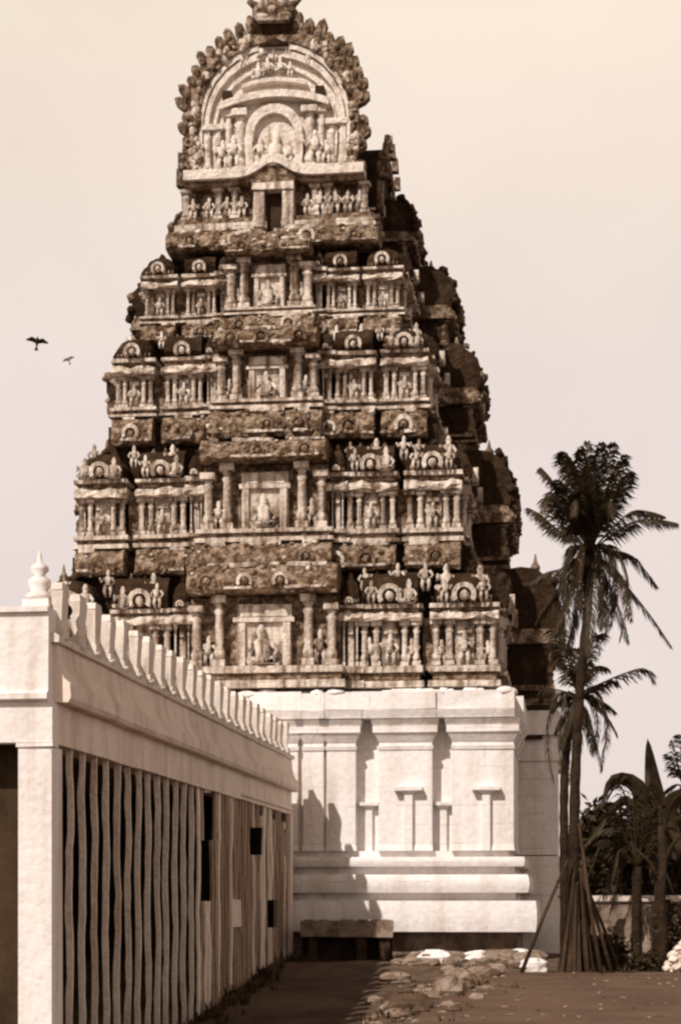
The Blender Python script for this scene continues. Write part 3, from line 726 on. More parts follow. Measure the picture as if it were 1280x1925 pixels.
m.lathe(0, vg, [(.34, zg(6)), (.4, zg(-4)), (.2, zg(-16)), (.1, zg(-30)), (.02, zg(-44))], M_carv, 8)
m.build('lion_crest', dome)

# ------------------------------------------------------------ pillared hall on the left
KW = 522 / F * 49.9; DX = 432 / F       # side wall plane: X = Y*DX - KW
PH = math.atan(DX); YN, YF = KW * F / 972, 49.9
cP, sP = math.cos(PH), math.sin(PH)
hx, hy = YN * DX - KW, YN
hall = empty('pillared_hall', (hx, hy, -.95), -PH)
tag(hall, 'long low whitewashed hall with toothed parapet and a slatted side wall', 'building')
LEN = (YF - YN) / cP; ZO = .95            # local: x = outwards (right), y = along the wall, z from the sunken ground
def hz(py, Y=YN): return EYE + (HZ - py) / F * Y + ZO
z_par, z_cov, z_lip, z_fr, z_sl = hz(1195), hz(1205), hz(1308), hz(1318), hz(1396)
def hall_y(px): return (KW * F / (1072 - px) - YN) / cP
# stepped section pulled along the side wall
def run(name, prof, y0, y1, m, n=30, j=.008):
    b = MB(); vs = []; fs = []; k = len(prof)
    for i in range(n + 1):
        y = y0 + (y1 - y0) * i / n
        for x, z in prof: vs.append((x + rnd.uniform(-j, j), y, z + rnd.uniform(-j, j)))
    for i in range(n):
        for q in range(k): fs.append((i * k + q, (i + 1) * k + q, (i + 1) * k + (q + 1) % k, i * k + (q + 1) % k))
    fs += [tuple(range(k)), tuple(range((n + 1) * k - 1, n * k - 1, -1))]
    b.add(vs, fs, m); return b.build(name, hall)
cove = [(-.02, z_cov - .0), (.0, z_cov - .18), (.03, z_cov - .36), (.09, z_cov - .5), (.17, z_cov - .58), (.19, z_lip), (.15, z_lip - .07), (-.9, z_lip - .07), (-.9, z_cov)]
run('cornice', cove, .25, LEN, M_plaster)
run('frieze', [(-.02, z_sl), (-.02, z_lip - .072), (-.5, z_lip - .072), (-.5, z_sl)], .30, LEN, M_plaster)
run('parapet_ledge', [(.05, z_cov + .002), (.06, z_cov + .10), (-.02, z_cov + .14), (-.55, z_cov + .14), (-.55, z_cov + .002)], .1, LEN, M_merlon)
b = MB()      # ribbed joint strips on the frieze
run('string_course', [(.03, z_sl + .1), (.03, z_sl + .15), (-.021, z_sl + .15), (-.021, z_sl + .1)], hall_y(455), LEN - .2, M_plaster, 6)
NM = 25
for i in range(NM):
    y = .35 + i * .945
    if y > LEN - .3: break
    m = MB(); hgt = (hz(1086) - z_cov - .14) * (rnd.uniform(.93, 1.03) if rnd.random() > .08 else .8); zb_ = z_cov + .142
    w0, w1 = .055, .085
    o = -.05 + rnd.uniform(-.015, .015)
    m.frus(o - w0, o + w0, y + .06, y + .36, zb_ + .1, o - w1, o + w1, y, y + .42, zb_ + hgt * .86, M_merlon, .016)
    m.frus(o - w1, o + w1, y, y + .42, zb_ + hgt * .86, o - w1 * .9, o + w1 * .9, y + .03, y + .39, zb_ + hgt, M_merlon, .006)
    m.box(o - .09, o + .09, y + .02, y + .40, zb_, zb_ + .1, M_merlon, .008)
    m.blob((.03, y + .12, zb_ - .03), (.075, .11, .07), M_merlon, .08)
    m.build('merlon', hall)
# low wall between merlons, set back
run('parapet', [(-.16, z_cov + .141), (-.16, z_cov + .5), (-.3, z_cov + .5), (-.3, z_cov + .141)], .4, LEN - .1, M_plaster, 20)
# slats
yS = [hall_y(p) for p in (104, 132, 156, 179, 201, 223, 243, 262, 281, 299, 315, 332, 348, 363, 377)]
def slat(y, L_, wx, segs, m=M_post):
    for za, zb_ in segs:
        b = MB(); n = max(2, int((zb_ - za) / .3)); vs = []; fs = []
        ph = rnd.uniform(0, 6)
        for i in range(n + 1):
            z = za + (zb_ - za) * i / n; wv = .009 * math.sin(z * 2.6 + ph) + rnd.uniform(-.007, .007); ww = wx * (1 + rnd.uniform(-.12, .12))
            for x, yy in ((-.07 - ww, 0), (-.07 + .0, 0), (-.07, L_), (-.07 - ww, L_)): vs.append((x + wv, y + yy + wv, z))
        for i in range(n):
            for q in range(4): fs.append((i * 4 + q, i * 4 + (q + 1) % 4, (i + 1) * 4 + (q + 1) % 4, (i + 1) * 4 + q))
        fs += [(3, 2, 1, 0), tuple(range(n * 4, n * 4 + 4))]
        b.add(vs, fs, m); b.build('slat', hall)
for y in yS[:-1]: slat(y + .37, .05, .095 , [(-.2, z_sl + .01)])
# far part: closely set boards with missing pieces
holes = [(392, 410, 1490, 1580), (385, 402, 1580, 1695), (480, 500, 1556, 1608), (544, 560, 1560, 1610), (515, 530, 1693, 1745), (440, 458, 1700, 1740)]
y = yS[-1] + .1
while y < LEN - .15:
    Yw = YN + y * cP; px = 1072 - KW * F / Yw; cut = []
    for a, b_, c_, d_ in holes[:5]:
        if a <= px + 5 <= b_ + 2: cut.append((hz(d_, Yw), hz(c_, Yw)))
    lo = -.2; segs = []
    for q0, q1 in sorted(cut): segs.append((lo, q0)); lo = q1
    segs.append((lo, z_sl + .01 - rnd.choice((0, 0, .0, .25 if px > 460 else 0))))
    slat(y, rnd.uniform(.17, .25), rnd.uniform(.03, .06), segs, M_post if rnd.random() < .3 else M_board)
    y += .37
b = MB(); b.box(-.055, -.02, hall_y(438), hall_y(455), hz(1742, 43.5), hz(1692, 43.5), M_plaster, .02); b.build('patch', hall)
# corner pillar, front lintel, bodies behind
WD = 7.0
def fx(px): return (px - 97) / F * YN
b = MB(); b.box(fx(30), fx(95), .0, .55, -.3, z_sl - .06, M_lime, .012); b.box(fx(26), fx(97), -.03, .28, z_sl - .06, z_sl + .0, M_lime, .006)
b.build('corner_pillar', hall)
b = MB(); b.box(-WD, fx(95), .0, .3, z_sl + .002, z_lip - .08, M_lime, .006); b.build('lintel', hall)
b = MB(); P = [(-.0, z_lip - .078), (-.10, z_lip - .05), (-.10, z_lip + .03), (-.02, z_lip + .08), (.0, hz(1150)), (-.06, hz(1150)), (-.06, hz(1140)), (.4, hz(1140)), (.4, z_lip - .078)]
k = len(P); vs = [(x, y, z) for x in (-WD, fx(88)) for y, z in P]
b.add(vs, [(q, (q + 1) % k, k + (q + 1) % k, k + q) for q in range(k)] + [tuple(range(k - 1, -1, -1)), tuple(range(k, 2 * k))], M_lime); b.build('front_parapet', hall)
b = MB(); b.box(-WD, -.505, .42, LEN - .1, z_lip - .05, z_cov + .12, M_plaster); b.box(-WD + .37, -.51, .64, LEN - .41, z_lip - .12, z_lip - .055, M_board); b.build('roof', hall)
b = MB(); b.box(-WD, -WD + .3, .3, LEN, -.3, z_lip + .1, M_board); b.box(-WD + .3, -.12, LEN - .3, LEN - .02, -.3, z_lip - .02, M_plaster); b.build('rear_wall', hall)
b = MB(); b.box(-WD + .305, -.46, LEN - .40, LEN - .305, -.3, z_lip - .06, M_recess_shade); b.box(-WD + .31, -WD + .36, .7, LEN - .41, -.3, z_lip - .06, M_recess_shade); b.build('added_shade_lining', hall)  # lining added to darken the gaps between slats, shade in its colour
b = MB(); b.box(-.45, .0, LEN - .35, LEN + .02, -.3, z_sl + .0, M_plaster, .01); b.build('end_pillar', hall)
b = MB(); b.box(-WD + .1, fx(34), .56, .62, -.3, z_sl + .1, M_opening_shade); b.build('added_shade_screen', hall)  # panel added across the open front: keeps sun out, interior shade in its colour
b = MB()   # finial: stepped lime ornament on the corner of the roof
xf = fx(52); yf = .5; q0 = hz(1142)
b.box(xf - .20, xf + .20, yf - .2, yf + .2, q0 - .05, hz(1118), M_lime, .015)
b.lathe(xf, yf, [(.17, hz(1118)), (.21, hz(1108)), (.12, hz(1100)), (.17, hz(1088)), (.16, hz(1078)), (.07, hz(1070)), (.14, hz(1060)), (.12, hz(1052)), (.04, hz(1045)), (.03, hz(1030)), (.005, hz(1022))], M_lime, 12)
b.build('finial', hall)
for px, py in ((76, 1088), (91, 1130)):
    b = MB(); zc = hz(py); r = .09
    b.lathe(fx(px), .9, [(.03, q0 - .1 + .08), (.035, zc - r), (r * .8, zc - r * .6), (r, zc), (r * .7, zc + r * .7), (.02, zc + r)], M_moss_shade, 9); b.build('knob', hall)

# ------------------------------------------------------------ stone bench, rubble, loose stones
Yb = 48.3
bench = empty('stone_bench', W(650, 1800, Yb) * 1, 0); bx, bz = bench.location.x, bench.location.z
bench.location.z = 0
def bp(px): return (px - 640) / F * Yb - bx
def bzz(py): return EYE + (HZ - py) / F * Yb
b = MB(); b.box(bp(566), bp(738), -.1, 1.3, bzz(1762), bzz(1733), M_rock, .04)
for i in range(14): b.blob((bp(rnd.uniform(570, 734)), rnd.uniform(-.05, .6), bzz(1733)), (.16, .14, .05), M_rock, .3, 6, 4)
b.build('slab', bench)
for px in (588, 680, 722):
    b = MB(); b.box(bp(px - 9), bp(px + 9), 0, .8, -.3, bzz(1762) , M_bench_shade, .03); b.build('support', bench)  # supports coloured dark for the shade under the slab
b = MB(); b.box(bp(566), bp(738), .85, 1.2, -.3, bzz(1763), M_bench_shade, .02); b.build('back_shade', bench)  # dark filler under the slab, its colour stands for shade
tag(bench, 'rough stone bench slab on short supports at the shaded foot of the tower', 'bench')

def rock(mb, c, r, m=None):
    n = rnd.randint(6, 8)
    mb.blob(c, r, m or M_rock, .22, n, 5, smooth=False)
rb = MB()
for i in range(420):
    t = rnd.random(); w_ = rnd.gauss(0, .55)
    y = 24 + t * 22; x = .34 + (y - 23.8) * .155 - .35 + w_
    s_ = abs(rnd.gauss(0, .07)) + .03
    rock(rb, (x, y, gz(x, y) + s_ * .3), (s_ * rnd.uniform(.8, 1.6), s_ * rnd.uniform(.8, 1.5), s_ * rnd.uniform(.5, .9)), M_rock if rnd.random() < .6 else M_ground)
for i in range(260):
    y = rnd.uniform(46.5, 49.4); x = W(rnd.uniform(745, 1005), 0, y).x; s_ = abs(rnd.gauss(0, .08)) + .03
    rock(rb, (x, y, gz(x, y) + s_ * .3), (s_ * 1.5, s_ * 1.3, s_ * .8))
tag(rb.build('rubble'), 'scattered broken masonry along the edge of the sunken strip and tower foot', 'rubble', kind='stuff')
wd = MB(); rw = random.Random(11)
def tuft(x, y, hh, n_):
    for _ in range(n_):
        a = rw.uniform(0, 6.3); q = rw.uniform(.02, .12); l_ = hh * rw.uniform(.5, 1.2); z = gz(x, y)
        p = Vector((x + q * math.cos(a), y + q * math.sin(a), z - .02)); t_ = p + Vector((math.cos(a) * l_ * .5, math.sin(a) * l_ * .5, l_)); w_ = Vector((-math.sin(a), math.cos(a), 0)) * .012
        wd.add([p - w_, p + w_, (p + t_) * .5 + w_ + Vector((0, 0, l_ * .12)), t_, (p + t_) * .5 - w_ + Vector((0, 0, l_ * .12))], [(0, 1, 2, 4), (4, 2, 3)], M_leafb if rw.random() < .6 else M_dryleaf)
for i in range(130):
    y = rw.uniform(26, 49.5); x = y * 432 / F - 522 / F * 49.9 + abs(rw.gauss(.1, .35)) + .03; tuft(x, y, rw.uniform(.1, .32), 12)
for i in range(110):
    y = rw.uniform(24, 47); x = .34 + (y - 23.8) * .155 + rw.gauss(-.1, .5); tuft(x, y, rw.uniform(.06, .2), 10)
for i in range(60):
    y = rw.uniform(48.2, 49.6); x = W(rw.uniform(740, 1010), 0, y).x; tuft(x, y, rw.uniform(.08, .25), 10)
for i in range(40):
    y = rw.uniform(39.6, 41.2); x = rw.uniform(4.2, 8); tuft(x, y, rw.uniform(.08, .22), 10)
tag(wd.build('weeds'), 'thin weeds and dry grass tufts along the wall foot and rubble', 'weeds', kind='stuff')
lit = MB()
for i in range(170):
    y = 24 + 16 * rnd.random(); x = .34 + (y - 23.8) * .155 + .3 + rnd.random() ** 1.4 * 6; s_ = rnd.uniform(.012, .04)
    if rnd.random() < .6: lit.blob((x, y, .014 + s_ * .3), (s_ * 1.3, s_, s_ * .6), M_rock, .3, 5, 4, smooth=False)
    else:
        a = rnd.uniform(0, 6.3); lit.add([(x, y, .016), (x + .05 * math.cos(a), y + .05 * math.sin(a), .03), (x + .11 * math.cos(a + .4), y + .11 * math.sin(a + .4), .02), (x + .05 * math.cos(a + .9), y + .05 * math.sin(a + .9), .016)], [(0, 1, 2, 3)], M_dryleaf)
tag(lit.build('litter'), 'pebbles and dry leaf litter scattered on the beaten path', 'litter', kind='stuff')
mound = MB()
n = 40
for i in range(90):
    t = rnd.random(); y = 47 + rnd.uniform(0, 1.8); px = 780 + 215 * t
    x = W(px, 0, y).x; s_ = rnd.uniform(.16, .34)
    rock(mound, (x, y, gz(x, y) + .05), (s_ * 1.4, s_, s_ * .75), M_white if rnd.random() < .6 else M_rock)
tag(mound.build('lime_heap'), 'low heap of pale lime rubble against the foot of the tower', 'heap')
stones = [
    (575, 'long pale stone block lying at the lower end of the rubble edge', 560, 1898, 30, .40),
    (0, 'pale flat stone in the rubble line, below the lime heap', 555, 1885, 31, .3),
]
big = [
    ('long pale broken slab lying across the near rubble edge', 745, 1890, (.42, .3, .16)),
    ('squat brown boulder on the bank beside the beaten path', 845, 1880, (.30, .28, .24)),
    ('rounded pale stone half way along the rubble bank', 860, 1850, (.28, .25, .2)),
    ('dark jagged stone between the lime heap and the path edge', 905, 1842, (.3, .26, .17)),
    ('small pale stone at the bottom edge of the picture in the sunken strip', 705, 1912, (.22, .2, .12)),
    ('flat stone resting on the path corner below the lime heap', 930, 1832, (.34, .24, .12)),
]
for lab, px, py, r_ in big:
    Y = 30.0
    for _ in range(30):
        p = W(px, py, Y); z = gz(p.x, Y); Y = F * (EYE - z) / (py - HZ)
    p = W(px, py, Y); b = MB(); b.blob((0, 0, r_[2] * .55), r_, M_rock, .2, 9, 6, smooth=False)
    o = b.build('stone'); o.location = (p.x, Y, gz(p.x, Y)); o.rotation_euler = (0, 0, rnd.uniform(0, 3)); tag(o, lab, 'stone', 'loose stones along the rubble bank')
b = MB(); b.blob((0, 0, .1), (.34, .3, .2), M_white, .18, 9, 6, smooth=False); o = b.build('stone'); o.location = W(1005, 1818, 40.8); o.location.z = 0
tag(o, 'bright white stone at the foot of the leaning poles', 'stone')

# ------------------------------------------------------------ palms and plants
def frond(parent, pts, leaf=.5, n=46, m=None, thick=.025, width=.055, name='frond', droop=.8, tip=.35):
    m = m or M_leaf; b = MB(); P = [interp(pts, i / 14) for i in range(15)]
    b.tube(P, [thick * (1 - .8 * i / 14) for i in range(15)], m, 4)
    for i in range(n):
        t = .16 + .84 * (i + rnd.random() * .6) / n
        p = interp(pts, t); d = (interp(pts, min(t + .02, 1)) - interp(pts, t - .02)).normalized()
        sd = d.cross(Vector((0, 0, 1)))
        if sd.length < .2: sd = Vector((rnd.uniform(-1, 1), rnd.uniform(-1, 1), 0))
        sd.normalize()
        L_ = leaf * (math.sin(math.pi * min(1, .18 + t * .78)) ** .6) * rnd.uniform(.75, 1.1)
        if t > .93: L_ *= .7
        for s_ in (-1, 1):
            dr = droop * rnd.uniform(.6, 1.4)
            q1 = p + (sd * s_ * .6 + d * .8 + Vector((0, 0, -.1 - dr * .3))) .normalized() * L_ * .5
            q2 = q1 + (sd * s_ * .4 + d * .7 + Vector((0, 0, -.25 - dr * .9))).normalized() * L_ * .55
            w_ = d.cross(q1 - p).cross(q1 - p).normalized() * width * .5
            w_ = d * width * .5 * rnd.uniform(.5, 1)
            if rnd.random() < .1: continue
            b.add([p - w_ * .5, p + w_ * .5, q1 + w_, q1 - w_, q2], [(0, 1, 2, 3), (3, 2, 4)], m)
    return b.build(name, parent)

def palm(name, label, Y, trunk_px, r0, r1, crown, tips, leaf, extra=0, n=46, seed=3, nuts=True, skirt=0):
    global rnd
    st = rnd; rnd = random.Random(seed)
    bx = W(trunk_px[0][0], trunk_px[0][1], Y); root = empty(name, (bx.x, Y, 0)); off = Vector((bx.x, Y, 0))
    tp = [W(x, y, Y) - off for x, y in trunk_px]; tp[0].z = -.1
    P = [interp(tp, i / 26) for i in range(27)]
    b = MB(); b.tube(P, [r0 + (r1 - r0) * (i / 26) ** .6 + (.012 if i % 2 else 0) + (.06 if i == 0 else 0) for i in range(27)], M_bark, 10, .05); b.build('trunk', root)
    c = W(*crown, Y) - off
    sc_ = Y / F
    for tip in tips:
        mx, my, ex, ey, dep = tip
        mid = W(mx, my, Y) - off + Vector((0, dep * .6, 0)); end = W(ex, ey, Y) - off + Vector((0, dep, 0))
        frond(root, [c, c.lerp(mid, .5) + Vector((0, 0, .06)), mid, mid.lerp(end, .55) + Vector((0, 0, .05)), end], leaf, n)
    for i in range(extra):
        a = rnd.uniform(0, 2 * math.pi); el = rnd.uniform(.25, 1.4); Ln = rnd.uniform(1.7, 2.4)
        d = Vector((math.cos(a) * .45, math.sin(a), 0)).normalized() * math.cos(el); up = math.sin(el)
        pts = [c, c + (d + Vector((0, 0, up))) * Ln * .35, c + d * Ln * .75 + Vector((0, 0, up * Ln * .62)), c + d * Ln * 1.05 + Vector((0, 0, up * Ln * .7)), c + d * Ln * 1.2 + Vector((0, 0, up * Ln * .6 - .25))]
        frond(root, pts, leaf, n)
    for i in range(skirt):      # dead fronds hanging against the trunk
        a = 2 * math.pi * i / skirt + rnd.uniform(-.2, .2); Ln = rnd.uniform(1.3, 2.3); d = Vector((math.cos(a), math.sin(a), 0)); o_ = rnd.uniform(.35, .75)
        frond(root, [c + Vector((0, 0, -.05)), c + d * o_ * .7 + Vector((0, 0, .12)), c + d * o_ * 1.15 + Vector((0, 0, -Ln * .3)), c + d * o_ * 1.1 + Vector((0, 0, -Ln * .65)), c + d * o_ * .9 + Vector((0, 0, -Ln))], leaf * .8, n, M_leaf if i % 3 else M_dryleaf)
    b = MB()
    for i in range(6 if nuts else 0):
        a = 2 * math.pi * i / 6; b.blob((c.x + .16 * math.cos(a), c.y + .16 * math.sin(a), c.z - .22 - .08 * (i % 2)), (.10, .10, .12), M_dryleaf, .08)
    nuts and b.build('coconut_cluster', root)
    rnd = st
    tag(root, label, 'palm tree'); return root

tips = [  # mid px, tip px, depth
    (1060, 930, 1022, 872, .4), (1075, 900, 1052, 862, -.6), (1085, 910, 1078, 846, .9), (1095, 920, 1100, 838, -.3), (1112, 920, 1118, 842, .7), (1125, 920, 1140, 850, -.8),
    (1140, 930, 1166, 862, .3), (1150, 950, 1172, 905, -.9), (1065, 960, 1036, 925, -1.2), (1050, 990, 998, 946, .5), (1058, 970, 1046, 905, 1.1),
    (1100, 930, 1092, 858, 1.4), (1120, 940, 1132, 868, 1.5), (1108, 940, 1112, 864, -1.5), (1090, 950, 1072, 880, -1.7), (1135, 950, 1152, 888, -1.6), (1080, 960, 1060, 900, 1.7),
    (1190, 958, 1252, 962, .4), (1190, 985, 1264, 992, -.5), (1185, 1040, 1240, 1098, .3), (1180, 1110, 1258, 1220, -.3), (1155, 1110, 1190, 1202, .6), (1160, 1090, 1175, 1180, -.9),
    (1130, 1130, 1128, 1185, -.5), (1106, 1140, 1098, 1240, -.7), (1088, 1140, 1062, 1245, .3), (1070, 1110, 1038, 1195, -.4), (1060, 1065, 1006, 1085, .4), (1060, 1095, 1015, 1160, .8), (1095, 1120, 1078, 1215, .9),
]
palm('coconut_palm', 'tall leaning coconut palm with a bushy crown beside the tower', 40.5,
     [(1084, 1835), (1079, 1680), (1080, 1520), (1084, 1400), (1094, 1250), (1106, 1130), (1109, 1050)], .14, .08, (1109, 1040), tips, .47, 7, n=64, skirt=13)
tips2 = [(1112, 1258, 1140, 1252, .2), (1120, 1290, 1152, 1284, -.3), (1115, 1310, 1160, 1335, .3), (1125, 1330, 1158, 1382, -.2), (1110, 1360, 1135, 1448, .2), (1100, 1350, 1108, 1420, -.5),
         (1075, 1270, 1058, 1240, .3), (1066, 1310, 1040, 1330, .4), (1070, 1340, 1052, 1410, -.3), (1085, 1270, 1080, 1225, -.4), (1095, 1265, 1110, 1225, .5), (1072, 1330, 1048, 1375, .6), (1105, 1340, 1125, 1405, .7), (1085, 1360, 1076, 1440, -.6)]
palm('palm_tree', 'shorter slender palm growing close behind the tall coconut palm', 43.0,
     [(1062, 1822), (1061, 1640), (1060, 1500), (1066, 1400), (1084, 1315)], .12, .085, (1086, 1312), tips2, .46, 5, n=44, seed=9, nuts=False, skirt=7)

# poles leaning together on the palm
pole_px = [(1064, 1625, 980, 1832, -.5), (1092, 1640, 1150, 1838, -.6), (1090, 1560, 1130, 1836, -.9), (1096, 1650, 1165, 1830, .3), ]
plab = ['longest dark pole leaning out to the left from the palm trunk', 'dark pole slanting down to the right of the palm trunk',
        'thin pole leaning steeply on the right face of the palm trunk', 'rightmost slanting pole behind the palm foot']
for (tx, ty, fx_, fy_, dy), lab in zip(pole_px, plab):
    A = W(fx_, fy_, 40.3 + dy); A.z = .0; Bp = W(tx, ty, 40.3 + dy * .2)
    o = MB(); o.tube([(0, 0, 0), (Bp - A) * .5 + Vector((rnd.uniform(-.03, .03), 0, .02)), (Bp - A) * 1.04], [.045, .04, .03], M_pole, 7, .08)
    q = o.build('leaning_pole'); q.location = A; tag(q, lab, 'pole', 'poles leaning on the palm')
# bundle of dry fronds wrapped round the palm foot
b = MB(); c0 = W(1085, 1835, 40.4)
for i in range(120):
    a = rnd.uniform(0, 2 * math.pi); rr = rnd.uniform(.22, .48); h_ = rnd.uniform(.7, 2.3)
    p0 = Vector((math.cos(a) * rr, math.sin(a) * rr * .8, 0)); p1 = Vector((math.cos(a) * rr * .3, math.sin(a) * rr * .25, h_))
    w_ = Vector((-math.sin(a), math.cos(a), 0)) * rnd.uniform(.03, .06)
    b.add([p0 - w_, p0 + w_, p1 + w_ * .4, p1 - w_ * .4], [(0, 1, 2, 3)], M_dryleaf if rnd.random() < .5 else M_pole)
o = b.build('thatch_bundle'); o.location = (c0.x, c0.y, 0); tag(o, 'brown bundle of dry fronds stacked round the palm foot', 'bundle')

def leafy(name, label, cx, cy, base, size, n, leaf, m, seed, cat='bush', trunk=None):
    global rnd
    st = rnd; rnd = random.Random(seed); root = empty(name, (cx, cy, 0)); b = MB()
    cl_ = [(Vector((rnd.uniform(-1, 1) * size[0] * .75, rnd.uniform(-1, 1) * size[1] * .7, base + rnd.uniform(.12, .85) * size[2])), rnd.uniform(.25, .5)) for _ in range(16)]
    for i in range(n):
        c_, r_ = rnd.choice(cl_); v_ = Vector((rnd.gauss(0, 1), rnd.gauss(0, 1), rnd.gauss(0, 1))).normalized() * r_ * rnd.uniform(.5, 1.1)
        p = c_ + Vector((v_.x * size[0] * .8, v_.y * size[1] * .8, v_.z * size[2] * .6))
        if p.z < base: p.z = base + rnd.random() * .2
        d = Vector((rnd.gauss(0, 1), rnd.gauss(0, 1), rnd.gauss(-.3, .6))).normalized(); w_ = d.cross(Vector((rnd.gauss(0, 1), rnd.gauss(0, 1), rnd.gauss(0, 1)))).normalized()
        L_ = leaf * rnd.uniform(.6, 1.3)
        b.add([p, p + d * L_ * .5 + w_ * L_ * .24, p + d * L_, p + d * L_ * .5 - w_ * L_ * .24], [(0, 1, 2, 3)], m)
    b.build('crown' if trunk else 'foliage', root)
    b = MB()
    for i in range(5):
        c_ = cl_[i][0]; b.tube([(rnd.uniform(-.1, .1), rnd.uniform(-.1, .1), -.1), (c_.x * .5, c_.y * .5, c_.z * .55), tuple(c_)], [.07, .05, .02], M_bark, 5)
    b.build('stem', root); rnd = st
    return tag(root, label, cat)

def at(px, Y): return W(px, 0, Y).x
leafy('bush', 'broad dark bush behind the low wall, left of the banana plant', at(1150, 46), 46.5, 1.5, (1.0, 1.0, 2.4), 2200, .26, M_leaf, 21)
leafy('bush', 'dense dark bush at the right edge behind the banana leaves', at(1255, 46), 47.0, 1.2, (1.0, 1.0, 2.6), 2200, .26, M_leaf, 22)
leafy('bush', 'low dark bush just right of the palm trunk above the wall', at(1105, 44), 44.5, .9, (.55, .8, 1.9), 1200, .22, M_leaf, 23)
leafy('bush', 'low scrubby bush growing in front of the pale wall', at(1160, 41), 41.6, .0, (.5, .4, .75), 600, .17, M_leafb, 24)
leafy('tree', 'dark leafy tree filling the gap far behind the palms', at(1215, 62), 62.0, 1.2, (2.4, 2.0, 3.0), 2600, .34, M_leaf, 25, 'tree', True)
leafy('bush', 'low dark bush at the right edge beside the tree trunk', at(1275, 41), 41.5, .0, (.35, .4, 1.6), 700, .18, M_leafb, 26)

def blade(parent, pts, w, m, fold=.25, n=12, name='leaf'):
    b = MB(); vs = []; fs = []
    for i in range(n + 1):
        t = i / n; p = interp(pts, t); d = (interp(pts, min(1, t + .03)) - interp(pts, max(0, t - .03))).normalized()
        sd = d.cross(Vector((0, 1, .3))).normalized(); nn = sd.cross(d)
        ww = w * (math.sin(math.pi * (.06 + .94 * t) ** .7) ** .8 if t < 1 else 0.02)
        vs += [p - sd * ww + nn * ww * fold * (1 + rnd.uniform(-.2, .2)), p, p + sd * ww + nn * ww * fold]
    for i in range(n):
        a = i * 3; fs += [(a, a + 1, a + 4, a + 3), (a + 1, a + 2, a + 5, a + 4)]
    b.add(vs, fs, m, True); b.tube([interp(pts, i / 8) for i in range(9)], [.03 - .003 * i for i in range(9)], m, 5)
    return b.build(name, parent)
def banana(label, px, Y, leaves, m=M_leafb):
    root = empty('banana_plant', (at(px, Y), Y, 0)); off = Vector((at(px, Y), Y, 0))
    b = MB(); b.tube([(0, 0, -.1), (.02, 0, 1.0), (0, 0, 2.1)], [.13, .11, .07], M_bark, 8, .05); b.build('stem', root)
    for w_, dy, *p in leaves:
        pts = [Vector((0, 0, 1.9))] + [W(x, y, Y) - off + Vector((0, dy * (i + 1) / len(p), 0)) for i, (x, y) in enumerate(p)]
        blade(root, pts, w_, m)
    return tag(root, label, 'banana plant')
banana('banana plant with one tall pointed upright leaf and arching side leaves', 1236, 42.5, [
    (.24, .2, (1238, 1540), (1228, 1460), (1220, 1388)), (.20, -.4, (1215, 1545), (1195, 1480), (1150, 1468), (1128, 1510)), (.16, .5, (1212, 1560), (1180, 1505), (1140, 1540)),
    (.22, -.5, (1250, 1540), (1268, 1500), (1300, 1490)), (.2, .3, (1225, 1570), (1200, 1560), (1165, 1600)), (.2, -.2, (1246, 1560), (1262, 1560), (1282, 1620))])
palm('palm_tree', 'spiky young palm cut off by the right edge above the bushes', 44.0, [(1290, 1820), (1288, 1700), (1286, 1560), (1285, 1480)], .12, .09, (1285, 1480),
     [(1275, 1440, 1266, 1392, .2), (1268, 1450, 1252, 1420, -.2), (1285, 1430, 1282, 1380, .4), (1262, 1480, 1246, 1500, .3), (1300, 1440, 1310, 1400, -.3), (1300, 1480, 1325, 1500, .3), (1270, 1500, 1256, 1550, -.4), (1278, 1510, 1270, 1570, .3)], .32, 2, n=30, seed=5, nuts=False)
palm('palm_tree', 'low stout palm with wide arching fronds in front of the pale wall', 42.2, [(1196, 1826), (1196, 1740), (1197, 1660), (1198, 1630)], .12, .10, (1198, 1630),
     [(1170, 1480, 1118, 1520, .2), (1150, 1530, 1096, 1590, -.3), (1140, 1580, 1102, 1660, .3), (1185, 1470, 1142, 1468, -.2), (1215, 1500, 1250, 1560, -.4), (1180, 1560, 1135, 1560, .5), (1225, 1540, 1275, 1600, .3), (1160, 1600, 1128, 1690, -.5), (1205, 1520, 1222, 1470, .4), (1230, 1590, 1262, 1680, -.3), (1175, 1620, 1150, 1720, .4)], .42, 5, n=46, seed=13, nuts=False)
leafy('bush', 'ragged dark scrub hiding the bottom of the pale wall beside the poles', at(1125, 41.2), 41.4, .0, (.45, .35, .8), 800, .16, M_leaf, 27)
leafy('bush', 'small dark weed clump at the foot of the bare trunk', at(1222, 41.0), 40.9, .0, (.35, .3, .5), 500, .14, M_leafb, 28)
# bare trunk in front of the wall
t = empty('bare_tree', (at(1244, 41), 41.0, 0))
b = MB(); b.tube([(0, 0, -.1), (.02, 0, .8), (-.02, .02, 1.7), (.03, .05, 2.5), (.0, .1, 3.2)], [.16, .12, .11, .10, .07], M_bark, 9, .08); b.build('trunk', t)
for s_, h_ in ((-1, 1.9), (1, 2.3)):
    b = MB(); b.tube([(0, .03, h_), (s_ * .25, .05, h_ + .5), (s_ * .55, .1, h_ + .8)], [.06, .045, .02], M_bark, 6); b.build('branch', t)
tag(t, 'dark bare tree trunk standing in front of the low pale wall', 'tree')
